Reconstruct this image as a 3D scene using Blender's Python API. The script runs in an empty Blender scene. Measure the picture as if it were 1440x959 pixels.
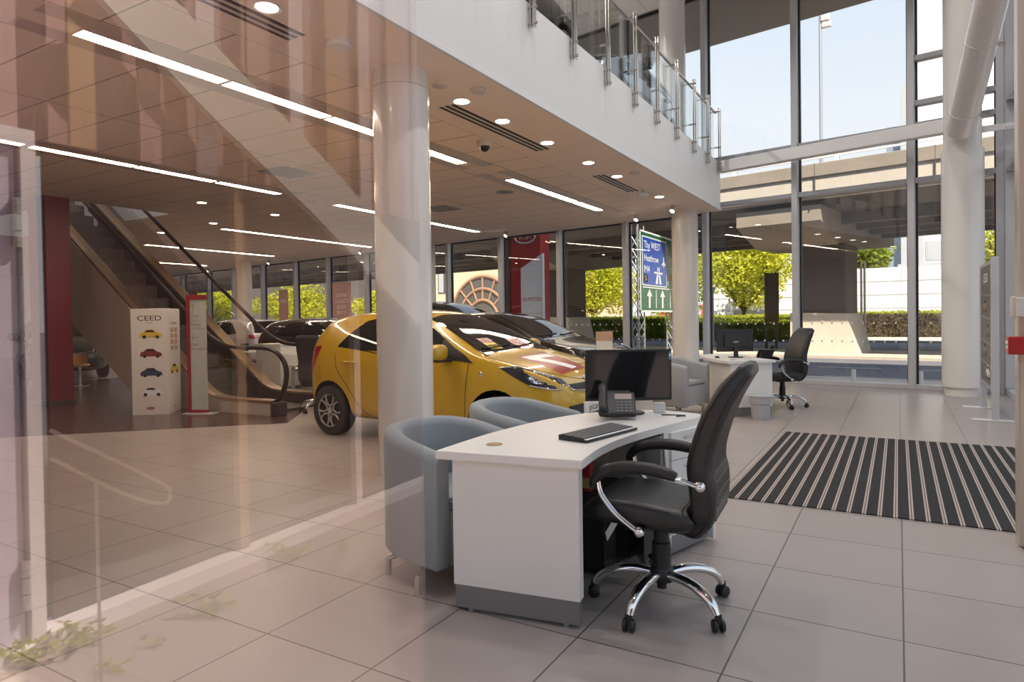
import bpy, bmesh, math, random
from mathutils import Vector, Matrix
from mathutils.bvhtree import BVHTree
random.seed(7)
PI = math.pi
sc = bpy.context.scene
COL = sc.collection

# ------------------------------------------------------------------ materials
M = {}
def nodes(name):
    m = bpy.data.materials.new(name); m.use_nodes = True
    nt = m.node_tree
    return m, nt, nt.nodes['Principled BSDF']
def pset(b, key, v):
    if key in b.inputs: b.inputs[key].default_value = v
def mat(name, col, rough=.5, metal=0., coat=0., var=0., vscale=8., bump=0., bscale=60., emit=None, estr=0., spec=.5, sheen=0.):
    m, nt, b = nodes(name)
    pset(b, 'Base Color', (*col, 1)); pset(b, 'Roughness', rough); pset(b, 'Metallic', metal)
    pset(b, 'Coat Weight', coat); pset(b, 'Coat Roughness', .04); pset(b, 'Specular IOR Level', spec); pset(b, 'Sheen Weight', sheen)
    if emit: pset(b, 'Emission Color', (*emit, 1)); pset(b, 'Emission Strength', estr)
    if var or bump:
        tc = nt.nodes.new('ShaderNodeTexCoord')
        n = nt.nodes.new('ShaderNodeTexNoise'); n.inputs['Scale'].default_value = vscale; n.inputs['Detail'].default_value = 5
        nt.links.new(tc.outputs['Object'], n.inputs['Vector'])
        if var:
            r = nt.nodes.new('ShaderNodeMix'); r.data_type = 'RGBA'
            r.inputs[6].default_value = tuple(c*(1-var) for c in col)+(1,); r.inputs[7].default_value = tuple(min(1, c*(1+var)) for c in col)+(1,)
            nt.links.new(n.outputs['Fac'], r.inputs[0]); nt.links.new(r.outputs[2], b.inputs['Base Color'])
        if bump:
            n2 = nt.nodes.new('ShaderNodeTexNoise'); n2.inputs['Scale'].default_value = bscale; n2.inputs['Detail'].default_value = 4
            nt.links.new(tc.outputs['Object'], n2.inputs['Vector'])
            bp = nt.nodes.new('ShaderNodeBump'); bp.inputs['Strength'].default_value = bump; bp.inputs['Distance'].default_value = .01
            nt.links.new(n2.outputs['Fac'], bp.inputs['Height']); nt.links.new(bp.outputs[0], b.inputs['Normal'])
    M[name] = m
    return m

def glass_mat(name, tint=(1, 1, 1), r0=.08, rough=0.):
    """architectural glazing: see-through, mirror reflection rising towards grazing angles (Schlick)"""
    m = bpy.data.materials.new(name); m.use_nodes = True
    nt = m.node_tree; nt.nodes.clear()
    out = nt.nodes.new('ShaderNodeOutputMaterial'); mix = nt.nodes.new('ShaderNodeMixShader')
    tr = nt.nodes.new('ShaderNodeBsdfTransparent'); tr.inputs[0].default_value = (*tint, 1)
    gl = nt.nodes.new('ShaderNodeBsdfGlossy'); gl.inputs['Roughness'].default_value = rough
    lw = nt.nodes.new('ShaderNodeLayerWeight'); lw.inputs['Blend'].default_value = .5
    p = nt.nodes.new('ShaderNodeMath'); p.operation = 'POWER'; p.inputs[1].default_value = 4.5
    k = nt.nodes.new('ShaderNodeMath'); k.operation = 'MULTIPLY_ADD'; k.inputs[1].default_value = 1-r0; k.inputs[2].default_value = r0
    nt.links.new(lw.outputs['Facing'], p.inputs[0]); nt.links.new(p.outputs[0], k.inputs[0])
    nt.links.new(k.outputs[0], mix.inputs[0]); nt.links.new(tr.outputs[0], mix.inputs[1]); nt.links.new(gl.outputs[0], mix.inputs[2])
    nt.links.new(mix.outputs[0], out.inputs[0])
    M[name] = m
    return m

def grid_mat(name, col, line, sx, sy, ox, oy, w, rough=.5, var=.06, lines_x=None, coat=0., spec=.5, rvar=.0):
    """surface with joint lines: period sx,sy from offsets ox,oy (object coordinates = metres); lines_x = explicit x positions"""
    m, nt, b = nodes(name)
    N, L = nt.nodes, nt.links
    tc = N.new('ShaderNodeTexCoord'); sep = N.new('ShaderNodeSeparateXYZ'); L.new(tc.outputs['Object'], sep.inputs[0])
    def mth(op, a, bb=None, c=None):
        n = N.new('ShaderNodeMath'); n.operation = op
        for i, v in enumerate((a, bb, c)):
            if v is None: continue
            if isinstance(v, (int, float)): n.inputs[i].default_value = v
            else: L.new(v, n.inputs[i])
        return n.outputs[0]
    def per(axis, s, o):
        t = mth('MULTIPLY_ADD', axis, 1/s, -o/s+1000.5)
        f = mth('FRACT', t); d = mth('ABSOLUTE', mth('SUBTRACT', f, .5))
        return mth('LESS_THAN', d, w/s/2), mth('FLOOR', mth('MULTIPLY_ADD', axis, 1/s, -o/s+1000.))
    ly, iy = per(sep.outputs[1], sy, oy)
    if lines_x is None:
        lx, ix = per(sep.outputs[0], sx, ox)
    else:
        lx = None; ix = sep.outputs[2]
        for x in lines_x:
            q = mth('LESS_THAN', mth('ABSOLUTE', mth('SUBTRACT', sep.outputs[0], x)), w/2)
            lx = q if lx is None else mth('MAXIMUM', lx, q)
    ln = mth('MAXIMUM', lx, ly)
    wn = N.new('ShaderNodeTexWhiteNoise'); wn.noise_dimensions = '2D'
    cb = N.new('ShaderNodeCombineXYZ'); L.new(ix, cb.inputs[0]); L.new(iy, cb.inputs[1]); L.new(cb.outputs[0], wn.inputs['Vector'])
    ns = N.new('ShaderNodeTexNoise'); ns.inputs['Scale'].default_value = 5; ns.inputs['Detail'].default_value = 8
    mp = N.new('ShaderNodeMapping'); mp.inputs['Scale'].default_value = (.5, 2.2, 1); L.new(tc.outputs['Object'], mp.inputs[0]); L.new(mp.outputs[0], ns.inputs['Vector'])
    v = mth('ADD', mth('MULTIPLY', wn.outputs['Value'], .5), mth('MULTIPLY', ns.outputs['Fac'], 1.0))
    mx = N.new('ShaderNodeMix'); mx.data_type = 'RGBA'
    mx.inputs[6].default_value = tuple(c*(1-var) for c in col)+(1,); mx.inputs[7].default_value = tuple(min(1, c*(1+var)) for c in col)+(1,)
    L.new(mth('MULTIPLY', v, .75), mx.inputs[0])
    m2 = N.new('ShaderNodeMix'); m2.data_type = 'RGBA'; m2.inputs[7].default_value = (*line, 1)
    L.new(ln, m2.inputs[0]); L.new(mx.outputs[2], m2.inputs[6]); L.new(m2.outputs[2], b.inputs['Base Color'])
    pset(b, 'Roughness', rough); pset(b, 'Specular IOR Level', spec)
    if rvar:
        L.new(mth('MULTIPLY_ADD', ns.outputs['Fac'], rvar, rough-rvar/2), b.inputs['Roughness'])
    M[name] = m
    return m

mat('white_paint', (.80, .79, .78), .35, bump=.02, bscale=300)
mat('column_paint', (.80, .77, .73), .22, coat=.3)
mat('fascia_paint', (.76, .77, .78), .5)
mat('soffit_paint', (.95, .79, .68), .75)
mat('alu_grey', (.42, .43, .46), .4, .35)
mat('alu_light', (.60, .61, .64), .42, .3)
mat('black_gasket', (.02, .02, .022), .5)
mat('steel', (.56, .53, .50), .28, 1.)
mat('chrome', (.85, .85, .86), .06, 1.)
mat('leather', (.010, .010, .012), .30, bump=.25, bscale=220, spec=.6)
mat('black_plastic', (.016, .016, .018), .45)
mat('black_gloss', (.008, .008, .009), .08)
mat('screen_black', (.012, .013, .015), .07)
mat('desk_white', (.83, .82, .80), .38)
mat('desk_edge', (.66, .66, .67), .45)
mat('plinth_grey', (.25, .25, .26), .35, .4)
mat('tub_fabric', (.30, .335, .36), .75, var=.06, vscale=3, bump=.12, bscale=260, sheen=.2)
mat('tub_fabric_far', (.33, .34, .36), .75, bump=.1, bscale=260, sheen=.2)
mat('mesh_fabric', (.05, .05, .055), .8)
mat('yellow_paint', (.56, .345, .012), .28, .0, coat=1.)
mat('black_paint', (.012, .010, .011), .2, coat=1.)
mat('brown_paint', (.022, .014, .013), .2, coat=1.)
mat('white_car_paint', (.62, .62, .68), .25, coat=1.)
mat('green_paint', (.02, .045, .04), .2, coat=1.)
mat('car_glass', (.015, .017, .019), .03, spec=.8)
mat('tyre', (.018, .017, .017), .7)
mat('wheel_dark', (.02, .02, .021), .4)
mat('alloy', (.52, .50, .48), .3, .7)
mat('red_lamp', (.45, .012, .02), .08, coat=1.)
mat('lamp_chrome', (.75, .76, .80), .08, 1.)
mat('lamp_dark', (.03, .03, .035), .1)
mat('plate_white', (.78, .77, .74), .4)
mat('ink_black', (.02, .02, .02), .6)
mat('ink_grey', (.25, .24, .23), .6)
mat('ink_white', (.85, .85, .85), .5)
mat('ink_red', (.55, .02, .03), .5)
mat('ink_orange', (.8, .33, .03), .5)
mat('decal_red', (.30, .03, .035), .3)
mat('decal_yellow', (.75, .5, .05), .4)
mat('totem_white', (.78, .74, .70), .4)
mat('sign_red', (.30, .015, .025), .35)
mat('sign_glass', (.52, .55, .52), .3)
mat('red_wall', (.20, .010, .022), .35)
mat('brass', (.50, .36, .24), .3, .8)
mat('esc_dark', (.05, .04, .04), .45)
mat('step_metal', (.16, .14, .125), .45, .5)
mat('rubber', (.016, .013, .013), .35)
mat('cladding', (.52, .46, .40), .5)
mat('bin_plastic', (.45, .46, .48), .35)
mat('poster_brown', (.115, .105, .090), .4)
mat('call_red', (.42, .012, .018), .3)
mat('sounder_white', (.72, .70, .66), .4)
mat('frame_beige', (.58, .50, .43), .3, .2)
mat('banner_pink', (.56, .36, .33), .7)
mat('lilac_door', (.60, .52, .66), .35)
mat('lilac_frame', (.85, .76, .82), .35)
mat('hinge_metal', (.60, .55, .55), .3, .6)
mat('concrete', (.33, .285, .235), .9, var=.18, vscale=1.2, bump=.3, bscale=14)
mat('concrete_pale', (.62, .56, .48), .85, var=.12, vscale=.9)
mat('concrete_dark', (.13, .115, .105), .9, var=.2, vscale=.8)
mat('kerb_stone', (.55, .48, .40), .9, var=.1)
mat('asphalt', (.14, .14, .165), .9, var=.12, vscale=1.5)
mat('road_paint', (.55, .55, .56), .8)
mat('bark', (.10, .065, .04), .9, var=.2)
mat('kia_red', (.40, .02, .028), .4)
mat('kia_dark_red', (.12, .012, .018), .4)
mat('board_white', (.82, .85, .9), .4)
mat('road_blue', (.015, .075, .42), .35)
mat('road_green', (.008, .12, .055), .35)
mat('galv', (.42, .44, .47), .4, .6)
mat('hoarding', (.80, .80, .80), .6)
mat('stone_build', (.62, .50, .36), .85, var=.06, vscale=.5)
mat('stone_brown', (.34, .20, .13), .85)  # darker brown stone tone, on window surrounds and glazing bars
mat('window_dark', (.10, .095, .09), .2)
mat('far_white', (.75, .76, .78), .6)
mat('far_grey', (.40, .42, .46), .6)
mat('far_blue', (.22, .28, .36), .4)
mat('brick_red', (.40, .10, .06), .9)
mat('post_dark', (.085, .075, .068), .6, .2)
mat('lit_strip', (1, 1, 1), .5, emit=(1, .82, .63), estr=32.)
mat('lit_lens', (1, 1, 1), .5, emit=(1, .86, .68), estr=30.)
mat('pan_metal', (.68, .58, .52), .4, .3)
mat('slot_black', (.012, .011, .011), .6)
mat('cream_plastic', (.66, .60, .55), .45)
mat('grey_plastic', (.32, .31, .31), .5)
mat('gold', (.50, .40, .27), .35, .8)
mat('teal', (.03, .35, .45), .4)
mat('lcd', (.36, .27, .25), .3)
mat('key_grey', (.16, .16, .165), .5)
mat('paper', (.75, .74, .71), .6)
mat('tan_card', (.55, .36, .26), .6)
mat('carton_red', (.42, .03, .03), .5)
mat('carton_tan', (.6, .38, .15), .5)
mat('navy_print', (.03, .05, .13), .3)
mat('red_print', (.25, .03, .035), .3)
mat('black_print', (.03, .03, .033), .4)
mat('roof_soffit', (.235, .205, .18), .7)
mat('ext_wall', (.42, .25, .27), .6, var=.15, vscale=2.)
mat('ext_wall_tan', (.45, .27, .15), .7)
mat('ext_glass_dark', (.05, .03, .03), .15)
mat('pavement_joint', (.2, .2, .2), .9)
mat('seat_orange', (.6, .34, .13), .5)
mat('red_banner_mat', (.45, .05, .06), .6)
grid_mat('floor_tiles', (.395, .345, .32), (.10, .085, .075), .598, .6145, -.585, 4.377, .007, rough=.30, var=.07, spec=.42)
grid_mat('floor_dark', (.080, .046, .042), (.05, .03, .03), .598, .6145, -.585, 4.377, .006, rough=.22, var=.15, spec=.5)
grid_mat('ceiling_tiles', (.95, .79, .68), (.33, .25, .20), 1, .65, 0, 2.63, .014, rough=.8, var=.02,
         lines_x=[-4.28, -4.9, -5.5, -7.1, -8.7, -9.3, -11.2, -13.1, -13.75, -15.6, -17.5, -18.1, -20.2, -22.4])
grid_mat('ext_paving', (.31, .235, .24), (.2, .16, .15), 1.2, 1.2, -3.2, -1.0, .012, rough=.8, var=.12)
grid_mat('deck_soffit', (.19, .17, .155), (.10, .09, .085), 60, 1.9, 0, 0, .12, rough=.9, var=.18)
grid_mat('upper_ceiling', (.66, .60, .55), (.3, .26, .24), 1.2, 1.2, 0, 0, .012, rough=.8, var=.02)
glass_mat('front_glass', (.97, .955, .95), .055)
glass_mat('facade_glass', (.96, .965, .97), .05)
glass_mat('balustrade_glass', (.93, .965, .96), .06)
glass_mat('esc_glass', (.93, .93, .92), .05)

def stripe_mat():
    m, nt, b = nodes('mat_stripes'); N, L = nt.nodes, nt.links
    tc = N.new('ShaderNodeTexCoord'); sep = N.new('ShaderNodeSeparateXYZ'); L.new(tc.outputs['Object'], sep.inputs[0])
    w = N.new('ShaderNodeMath'); w.operation = 'MULTIPLY_ADD'; w.inputs[1].default_value = 1/.0925; w.inputs[2].default_value = 100.
    f = N.new('ShaderNodeMath'); f.operation = 'FRACT'
    r = N.new('ShaderNodeValToRGB'); r.color_ramp.interpolation = 'CONSTANT'
    e = r.color_ramp.elements
    e[0].position = 0; e[0].color = (.018, .017, .018, 1); e[1].position = .62; e[1].color = (.50, .43, .38, 1)
    for p, c in ((.73, (.09, .08, .075, 1)), (.79, (.50, .43, .38, 1)), (.90, (.018, .017, .018, 1))):
        q = e.new(p); q.color = c
    L.new(sep.outputs[0], w.inputs[0]); L.new(w.outputs[0], f.inputs[0]); L.new(f.outputs[0], r.inputs[0]); L.new(r.outputs[0], b.inputs['Base Color'])
    pset(b, 'Roughness', .85); M['mat_stripes'] = m
stripe_mat()
def leaf_mat(name, a, bcol):
    m = bpy.data.materials.new(name); m.use_nodes = True
    nt = m.node_tree; nt.nodes.clear(); N, L = nt.nodes, nt.links
    out = N.new('ShaderNodeOutputMaterial'); mx = N.new('ShaderNodeMixShader'); mx.inputs[0].default_value = .4
    d = N.new('ShaderNodeBsdfDiffuse'); t = N.new('ShaderNodeBsdfTranslucent')
    ob = N.new('ShaderNodeTexCoord'); n = N.new('ShaderNodeTexNoise'); n.inputs['Scale'].default_value = 1.6; n.inputs['Detail'].default_value = 6
    L.new(ob.outputs['Object'], n.inputs['Vector'])
    c = N.new('ShaderNodeMix'); c.data_type = 'RGBA'; c.inputs[6].default_value = (*a, 1); c.inputs[7].default_value = (*bcol, 1)
    mr = N.new('ShaderNodeMapRange'); mr.inputs[1].default_value = .3; mr.inputs[2].default_value = .7
    L.new(n.outputs['Fac'], mr.inputs[0]); L.new(mr.outputs[0], c.inputs[0])
    L.new(c.outputs[2], d.inputs[0]); L.new(c.outputs[2], t.inputs[0]); L.new(d.outputs[0], mx.inputs[1]); L.new(t.outputs[0], mx.inputs[2]); L.new(mx.outputs[0], out.inputs[0])
    M[name] = m
leaf_mat('leaf_lime', (.42, .46, .035), (.62, .60, .07))
leaf_mat('leaf_green', (.12, .19, .025), (.36, .40, .05))
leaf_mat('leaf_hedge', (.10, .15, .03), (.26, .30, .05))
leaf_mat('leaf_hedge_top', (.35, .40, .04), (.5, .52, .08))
leaf_mat('leaf_brown', (.10, .08, .06), (.20, .16, .10))
leaf_mat('leaf_weed', (.36, .40, .05), (.55, .52, .10))

# ------------------------------------------------------------------ object helpers
def link(o, parent=None):
    COL.objects.link(o)
    if parent: o.parent = parent
    return o
def meta(o, label=None, cat=None, group=None, kind=None):
    if label: o['label'] = label
    if cat: o['category'] = cat
    if group: o['group'] = group
    if kind: o['kind'] = kind
    return o
def thing(name, label, cat, loc=(0, 0, 0), rz=0., group=None):
    o = bpy.data.objects.new(name, None); o.empty_display_size = .1
    o.location = loc; o.rotation_euler = (0, 0, rz)
    link(o); return meta(o, label, cat, group)
def obj(name, bm, m, parent=None, smooth=None, loc=None):
    me = bpy.data.meshes.new(name)
    bmesh.ops.recalc_face_normals(bm, faces=bm.faces[:])
    if smooth is not None:
        for f in bm.faces: f.smooth = True
        if smooth < 179:
            a = math.radians(smooth)
            for e in bm.edges:
                e.smooth = len(e.link_faces) == 2 and e.calc_face_angle(0) < a
    bm.to_mesh(me); bm.free()
    for x in (m if isinstance(m, (list, tuple)) else [m]): me.materials.append(M[x])
    o = bpy.data.objects.new(name, me)
    if loc: o.location = loc
    return link(o, parent)
def struct(name, bm, m, parent=None, smooth=None, kind='structure'):
    o = obj(name, bm, m, parent, smooth)
    if not parent: o['kind'] = kind
    return o
def copy_tree(o, parent=None):
    c = o.copy(); COL.objects.link(c)
    if parent: c.parent = parent
    for ch in list(o.children): copy_tree(ch, c)
    return c
def place(o, loc, rz=0., label=None, group=None):
    o.location = loc; o.rotation_euler = (0, 0, rz)
    if label: o['label'] = label
    if group: o['group'] = group
    return o

# ------------------------------------------------------------------ mesh helpers
def B(): return bmesh.new()
def box(bm, x0, x1, y0, y1, z0, z1, bev=0., seg=2, mi=0, mx=None):
    vs = [bm.verts.new((x, y, z)) for z in (z0, z1) for x, y in ((x0, y0), (x1, y0), (x1, y1), (x0, y1))]
    fs = [bm.faces.new([vs[i] for i in q]) for q in ((3, 2, 1, 0), (4, 5, 6, 7), (0, 1, 5, 4), (1, 2, 6, 5), (2, 3, 7, 6), (3, 0, 4, 7))]
    for f in fs: f.material_index = mi
    if bev:
        es = list({e for f in fs for e in f.edges})
        r = bmesh.ops.bevel(bm, geom=es, offset=bev, segments=seg, profile=.5, affect='EDGES')
        vs = list({v for f in r['faces'] for v in f.verts} | {v for v in vs if v.is_valid})
    if mx is not None: bmesh.ops.transform(bm, matrix=mx, verts=[v for v in vs if v.is_valid])
    return vs
def bx(*a, **k):
    bm = B(); box(bm, *a, **k); return bm
def prism(bm, pts, z0, z1, mx=None, mi=0):
    lo = [bm.verts.new((p[0], p[1], z0)) for p in pts]; hi = [bm.verts.new((p[0], p[1], z1)) for p in pts]
    n = len(pts)
    fs = [bm.faces.new(lo[::-1]), bm.faces.new(hi)]
    for i in range(n): fs.append(bm.faces.new((lo[i], lo[(i+1) % n], hi[(i+1) % n], hi[i])))
    for f in fs: f.material_index = mi
    if mx is not None: bmesh.ops.transform(bm, matrix=mx, verts=lo+hi)
    return lo+hi
def frame_of(d):
    d = d.normalized(); u = Vector((0, 0, 1)) if abs(d.z) < .95 else Vector((1, 0, 0))
    a = d.cross(u).normalized(); b = a.cross(d).normalized()
    return a, b
def loft(bm, rings, closed=True, cap=True, mi=0):
    R = [[bm.verts.new(p) for p in r] for r in rings]
    n = len(R[0])
    for i in range(len(R)-1):
        for j in range(n if closed else n-1):
            k = (j+1) % n
            try:
                f = bm.faces.new((R[i][j], R[i][k], R[i+1][k], R[i+1][j])); f.material_index = mi
            except ValueError: pass
    if cap and closed:
        for r in (R[0][::-1], R[-1]):
            try: bm.faces.new(r).material_index = mi
            except ValueError: pass
    return R
def tube(bm, pts, r, seg=10, mi=0, flat=1.):
    pts = [Vector(p) for p in pts]; rs = r if isinstance(r, (list, tuple)) else [r]*len(pts)
    rings = []; pa = None
    for i, p in enumerate(pts):
        d = (pts[min(i+1, len(pts)-1)]-pts[max(i-1, 0)])
        if pa is None: a, b = frame_of(d)
        else:
            d.normalize(); a = (pa-d*pa.dot(d)).normalized(); b = a.cross(d).normalized()
        pa = a
        rings.append([p+a*math.cos(t)*rs[i]+b*math.sin(t)*rs[i]*flat for t in [2*PI*k/seg for k in range(seg)]])
    loft(bm, rings, mi=mi)
def cyl(bm, p0, p1, r0, r1=None, seg=24, mi=0): tube(bm, [p0, p1], [r0, r0 if r1 is None else r1], seg, mi)
def lathe(bm, prof, seg=32, axis='z', c=(0, 0, 0), mi=0, cap=True):
    rings = []
    for r, h in prof:
        ring = []
        for k in range(seg):
            t = 2*PI*k/seg; u, v = max(r, 1e-4)*math.cos(t), max(r, 1e-4)*math.sin(t)
            ring.append(Vector(c)+(Vector((u, v, h)) if axis == 'z' else Vector((u, h, v)) if axis == 'y' else Vector((h, u, v))))
        rings.append(ring)
    loft(bm, rings, mi=mi, cap=cap)
def spline(pts, n=8, closed=False):
    P = [Vector(p) for p in pts]; out = []; m = len(P)
    rng = range(m) if closed else range(m-1)
    for i in rng:
        p0, p1, p2, p3 = (P[(i-1) % m], P[i], P[(i+1) % m], P[(i+2) % m]) if closed else (P[max(i-1, 0)], P[i], P[i+1], P[min(i+2, m-1)])
        for k in range(n):
            t = k/n
            out.append(.5*((2*p1)+(p2-p0)*t+(2*p0-5*p1+4*p2-p3)*t*t+(3*p1-p0-3*p2+p3)*t**3))
    if not closed: out.append(P[-1])
    return out
def subsurf(bm, lv=2):
    me = bpy.data.meshes.new('t'); bm.to_mesh(me); bm.free()
    o = bpy.data.objects.new('t', me); COL.objects.link(o)
    md = o.modifiers.new('s', 'SUBSURF'); md.levels = lv; md.render_levels = lv
    dg = bpy.context.evaluated_depsgraph_get(); dg.update()
    m2 = bpy.data.meshes.new_from_object(o.evaluated_get(dg))
    bpy.data.objects.remove(o); bpy.data.meshes.remove(me)
    b2 = B(); b2.from_mesh(m2); bpy.data.meshes.remove(m2)
    return b2
def boolean(bm, cut):
    ms = []
    for q in (bm, cut):
        bmesh.ops.recalc_face_normals(q, faces=q.faces[:]); me = bpy.data.meshes.new('t'); q.to_mesh(me); q.free(); ms.append(me)
    os_ = [bpy.data.objects.new('t', me) for me in ms]
    for o in os_: COL.objects.link(o)
    md = os_[0].modifiers.new('b', 'BOOLEAN'); md.operation = 'DIFFERENCE'; md.solver = 'EXACT'; md.object = os_[1]
    dg = bpy.context.evaluated_depsgraph_get(); dg.update()
    m2 = bpy.data.meshes.new_from_object(os_[0].evaluated_get(dg))
    for o in os_: bpy.data.objects.remove(o)
    b2 = B(); b2.from_mesh(m2); bpy.data.meshes.remove(m2)
    return b2
def text(name, s, size, m, mx, parent=None, ext=.0008, align='CENTER', squash=1.):
    """lettering as a mesh; mx maps the text plane (x right, y up, z out) into the parent's space"""
    cu = bpy.data.curves.new('t', 'FONT'); cu.body = s; cu.size = size; cu.align_x = align; cu.align_y = 'CENTER'; cu.extrude = ext; cu.resolution_u = 3
    o = bpy.data.objects.new('t', cu); COL.objects.link(o)
    dg = bpy.context.evaluated_depsgraph_get(); dg.update()
    me = bpy.data.meshes.new_from_object(o.evaluated_get(dg)); bpy.data.objects.remove(o)
    me.transform(mx @ Matrix.Diagonal((squash, 1, 1, 1))); me.name = name; me.materials.clear(); me.materials.append(M[m])
    q = bpy.data.objects.new(name, me); return link(q, parent)
def plane_mx(o, right, up):
    r, u = Vector(right).normalized(), Vector(up).normalized(); n = r.cross(u)
    return Matrix(((r.x, u.x, n.x, o[0]), (r.y, u.y, n.y, o[1]), (r.z, u.z, n.z, o[2]), (0, 0, 0, 1)))
def flat(bm, pts, mx, th=.001, mi=0):
    prism(bm, pts, 0, th, mx, mi)

# ------------------------------------------------------------------ camera, world, render look
H = 1.36
cam = bpy.data.cameras.new('camera'); co = bpy.data.objects.new('camera', cam); link(co)
def bld(v):                      # old axes (x right, y forward) -> building axes
    a = .52923685
    return Vector((math.cos(a)*v[0]-math.sin(a)*v[1], math.sin(a)*v[0]+math.cos(a)*v[1], v[2]))
pt, rl = .0149757507, -.0143997999
cp, sp_, cr, sr = math.cos(pt), math.sin(pt), math.cos(rl), math.sin(rl)
def mm(A, Bm): return [[sum(A[i][k]*Bm[k][j] for k in range(3)) for j in range(3)] for i in range(3)]
R = mm(mm([[cr, -sr, 0], [sr, cr, 0], [0, 0, 1]], [[1, 0, 0], [0, cp, -sp_], [0, sp_, cp]]), [[1, 0, 0], [0, 0, -1], [0, 1, 0]])
rx, uy, bz = bld(R[0]), -bld(R[1]), -bld(R[2])
co.matrix_world = Matrix(((rx.x, uy.x, bz.x, 0), (rx.y, uy.y, bz.y, 0), (rx.z, uy.z, bz.z, H), (0, 0, 0, 1)))
cam.sensor_width = 36; cam.lens = 928.94/1440*36; cam.shift_y = -18.5357/1440; cam.clip_start = .02; cam.clip_end = 600
sc.camera = co
sc.view_settings.view_transform = 'Standard'; sc.view_settings.look = 'None'; sc.view_settings.gamma = 1
sc.view_settings.use_curve_mapping = False; sc.view_settings.exposure = 0.2
sc.cycles.max_bounces = 10; sc.cycles.transparent_max_bounces = 24; sc.cycles.use_denoising = True
sc.cycles.sample_clamp_indirect = 4; sc.cycles.caustics_reflective = False; sc.cycles.caustics_refractive = False
wd = bpy.data.worlds.new('sky'); sc.world = wd; wd.use_nodes = True
wn = wd.node_tree; bg = wn.nodes['Background']
tc = wn.nodes.new('ShaderNodeTexCoord'); sx = wn.nodes.new('ShaderNodeSeparateXYZ'); rp = wn.nodes.new('ShaderNodeValToRGB')
wn.links.new(tc.outputs['Generated'], sx.inputs[0]); wn.links.new(sx.outputs[2], rp.inputs[0]); wn.links.new(rp.outputs[0], bg.inputs[0])
e = rp.color_ramp.elements; e[0].position = 0.; e[0].color = (1., .985, .96, 1); e[1].position = .75; e[1].color = (.48, .68, 1., 1)
q = e.new(.22); q.color = (.90, .95, 1., 1); q = e.new(.42); q.color = (.76, .87, 1., 1)
bg.inputs[1].default_value = .98
# ================================================================== THE SETTING
TA = math.radians(-9.38)
def yf(x): return 13.827-math.tan(math.radians(9.38))*(x+.624)
XL, XR = -33., 1.9
bm = B(); prism(bm, [(XL, .05), (XR, .05), (XR, yf(XR)), (XL, yf(XL))], -.06, 0); struct('floor', bm, 'floor_tiles')
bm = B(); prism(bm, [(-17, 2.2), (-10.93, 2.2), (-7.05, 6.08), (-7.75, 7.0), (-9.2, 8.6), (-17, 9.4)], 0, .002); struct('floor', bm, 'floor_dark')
# mezzanine: slab with an escalator opening, plaster soffit along its edge, tiled ceiling
ZC = 3.52
EX0, EX1, EY0, EY1 = -18.5, -12.45, 6.2, 7.95
def slab(bm, z0, z1, xr):
    prism(bm, [(XL, .35), (xr, .35), (xr, EY0), (XL, EY0)], z0, z1)
    prism(bm, [(EX1, EY0), (xr, EY0), (xr, EY1), (EX1, EY1)], z0, z1)
    prism(bm, [(XL, EY0), (EX0, EY0), (EX0, EY1), (XL, EY1)], z0, z1)
    prism(bm, [(XL, EY1), (xr, EY1), (xr, min(13.95, yf(xr)-.1)), (-3.75, yf(-3.75)-.08), (XL, yf(XL)-.08)] if xr > -3.7 else
          [(XL, EY1), (xr, EY1), (xr, yf(xr)-.08), (XL, yf(XL)-.08)], z0, z1)
bm = B(); slab(bm, ZC+.012, 4.48, -3.15); struct('mezzanine_slab', bm, 'fascia_paint')
bm = B(); slab(bm, ZC, ZC+.012, -4.28); struct('ceiling', bm, 'ceiling_tiles')
bm = B(); prism(bm, [(-4.28, .35), (-3.151, .35), (-3.151, 13.949), (-3.75, yf(-3.75)-.09), (-4.28, yf(-4.28)-.09)], ZC-.001, ZC+.012); struct('ceiling', bm, 'soffit_paint')
bm = B(); box(bm, -3.17, -3.135, .35, 13.95, ZC-.012, ZC+.02); struct('trim_1', bm, 'fascia_paint')
# walls
bm = bx(XL-.2, XL, .05, yf(XL), 0, 8.15); struct('wall_left', bm, 'white_paint')
bm = bx(XL, -3.45, -.05, .05, 0, 8.15); struct('wall_front', bm, 'white_paint')
# roof over everything, rear overhang, unseen front and right ones sized to block sun, and the ceilings under it
bm = B(); prism(bm, [(XL, -3.9), (5.6, -3.9), (5.6, yf(5.6)+2.75), (XL, yf(XL)+2.75)], 8.17, 8.7); struct('roof', bm, 'roof_soffit')
bm = B(); prism(bm, [(XL, .3), (1.9, .3), (1.9, yf(1.9)-.1), (XL, yf(XL)-.1)], 8.15, 8.17); struct('ceiling', bm, 'upper_ceiling')

# columns
def column(x, y, r, z0, z1, cap=True, ring=False):
    bm = B(); pr = [(0, z0), (r*.98 if ring else r, z0)]
    if ring: pr = [(0, z0), (r-.035, z0), (r-.035, z0+.14), (r, z0+.14)]
    pr += [(r, z1-.16), (r-.012, z1-.16), (r-.012, z1-.15), (r-.002, z1-.15), (r-.002, z1), (0, z1)] if cap else [(r, z1), (0, z1)]
    lathe(bm, pr, 56, c=(x, y, 0)); struct('column', bm, 'column_paint', smooth=40)
column(-3.765, 4.56, .245, 0, ZC)
column(-3.80, 13.62, .265, 0, ZC)
column(-4.02, 13.62, .265, 4.48, 8.15, cap=False)
column(-20.2, 15.6, .26, 0, ZC)
column(-11.55, 15.0, .25, 0, ZC)
column(.905, 12.93, .295, 0, 3.95, cap=False, ring=True)
column(.905, 12.93, .262, 3.95, 8.15, cap=False)
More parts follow.
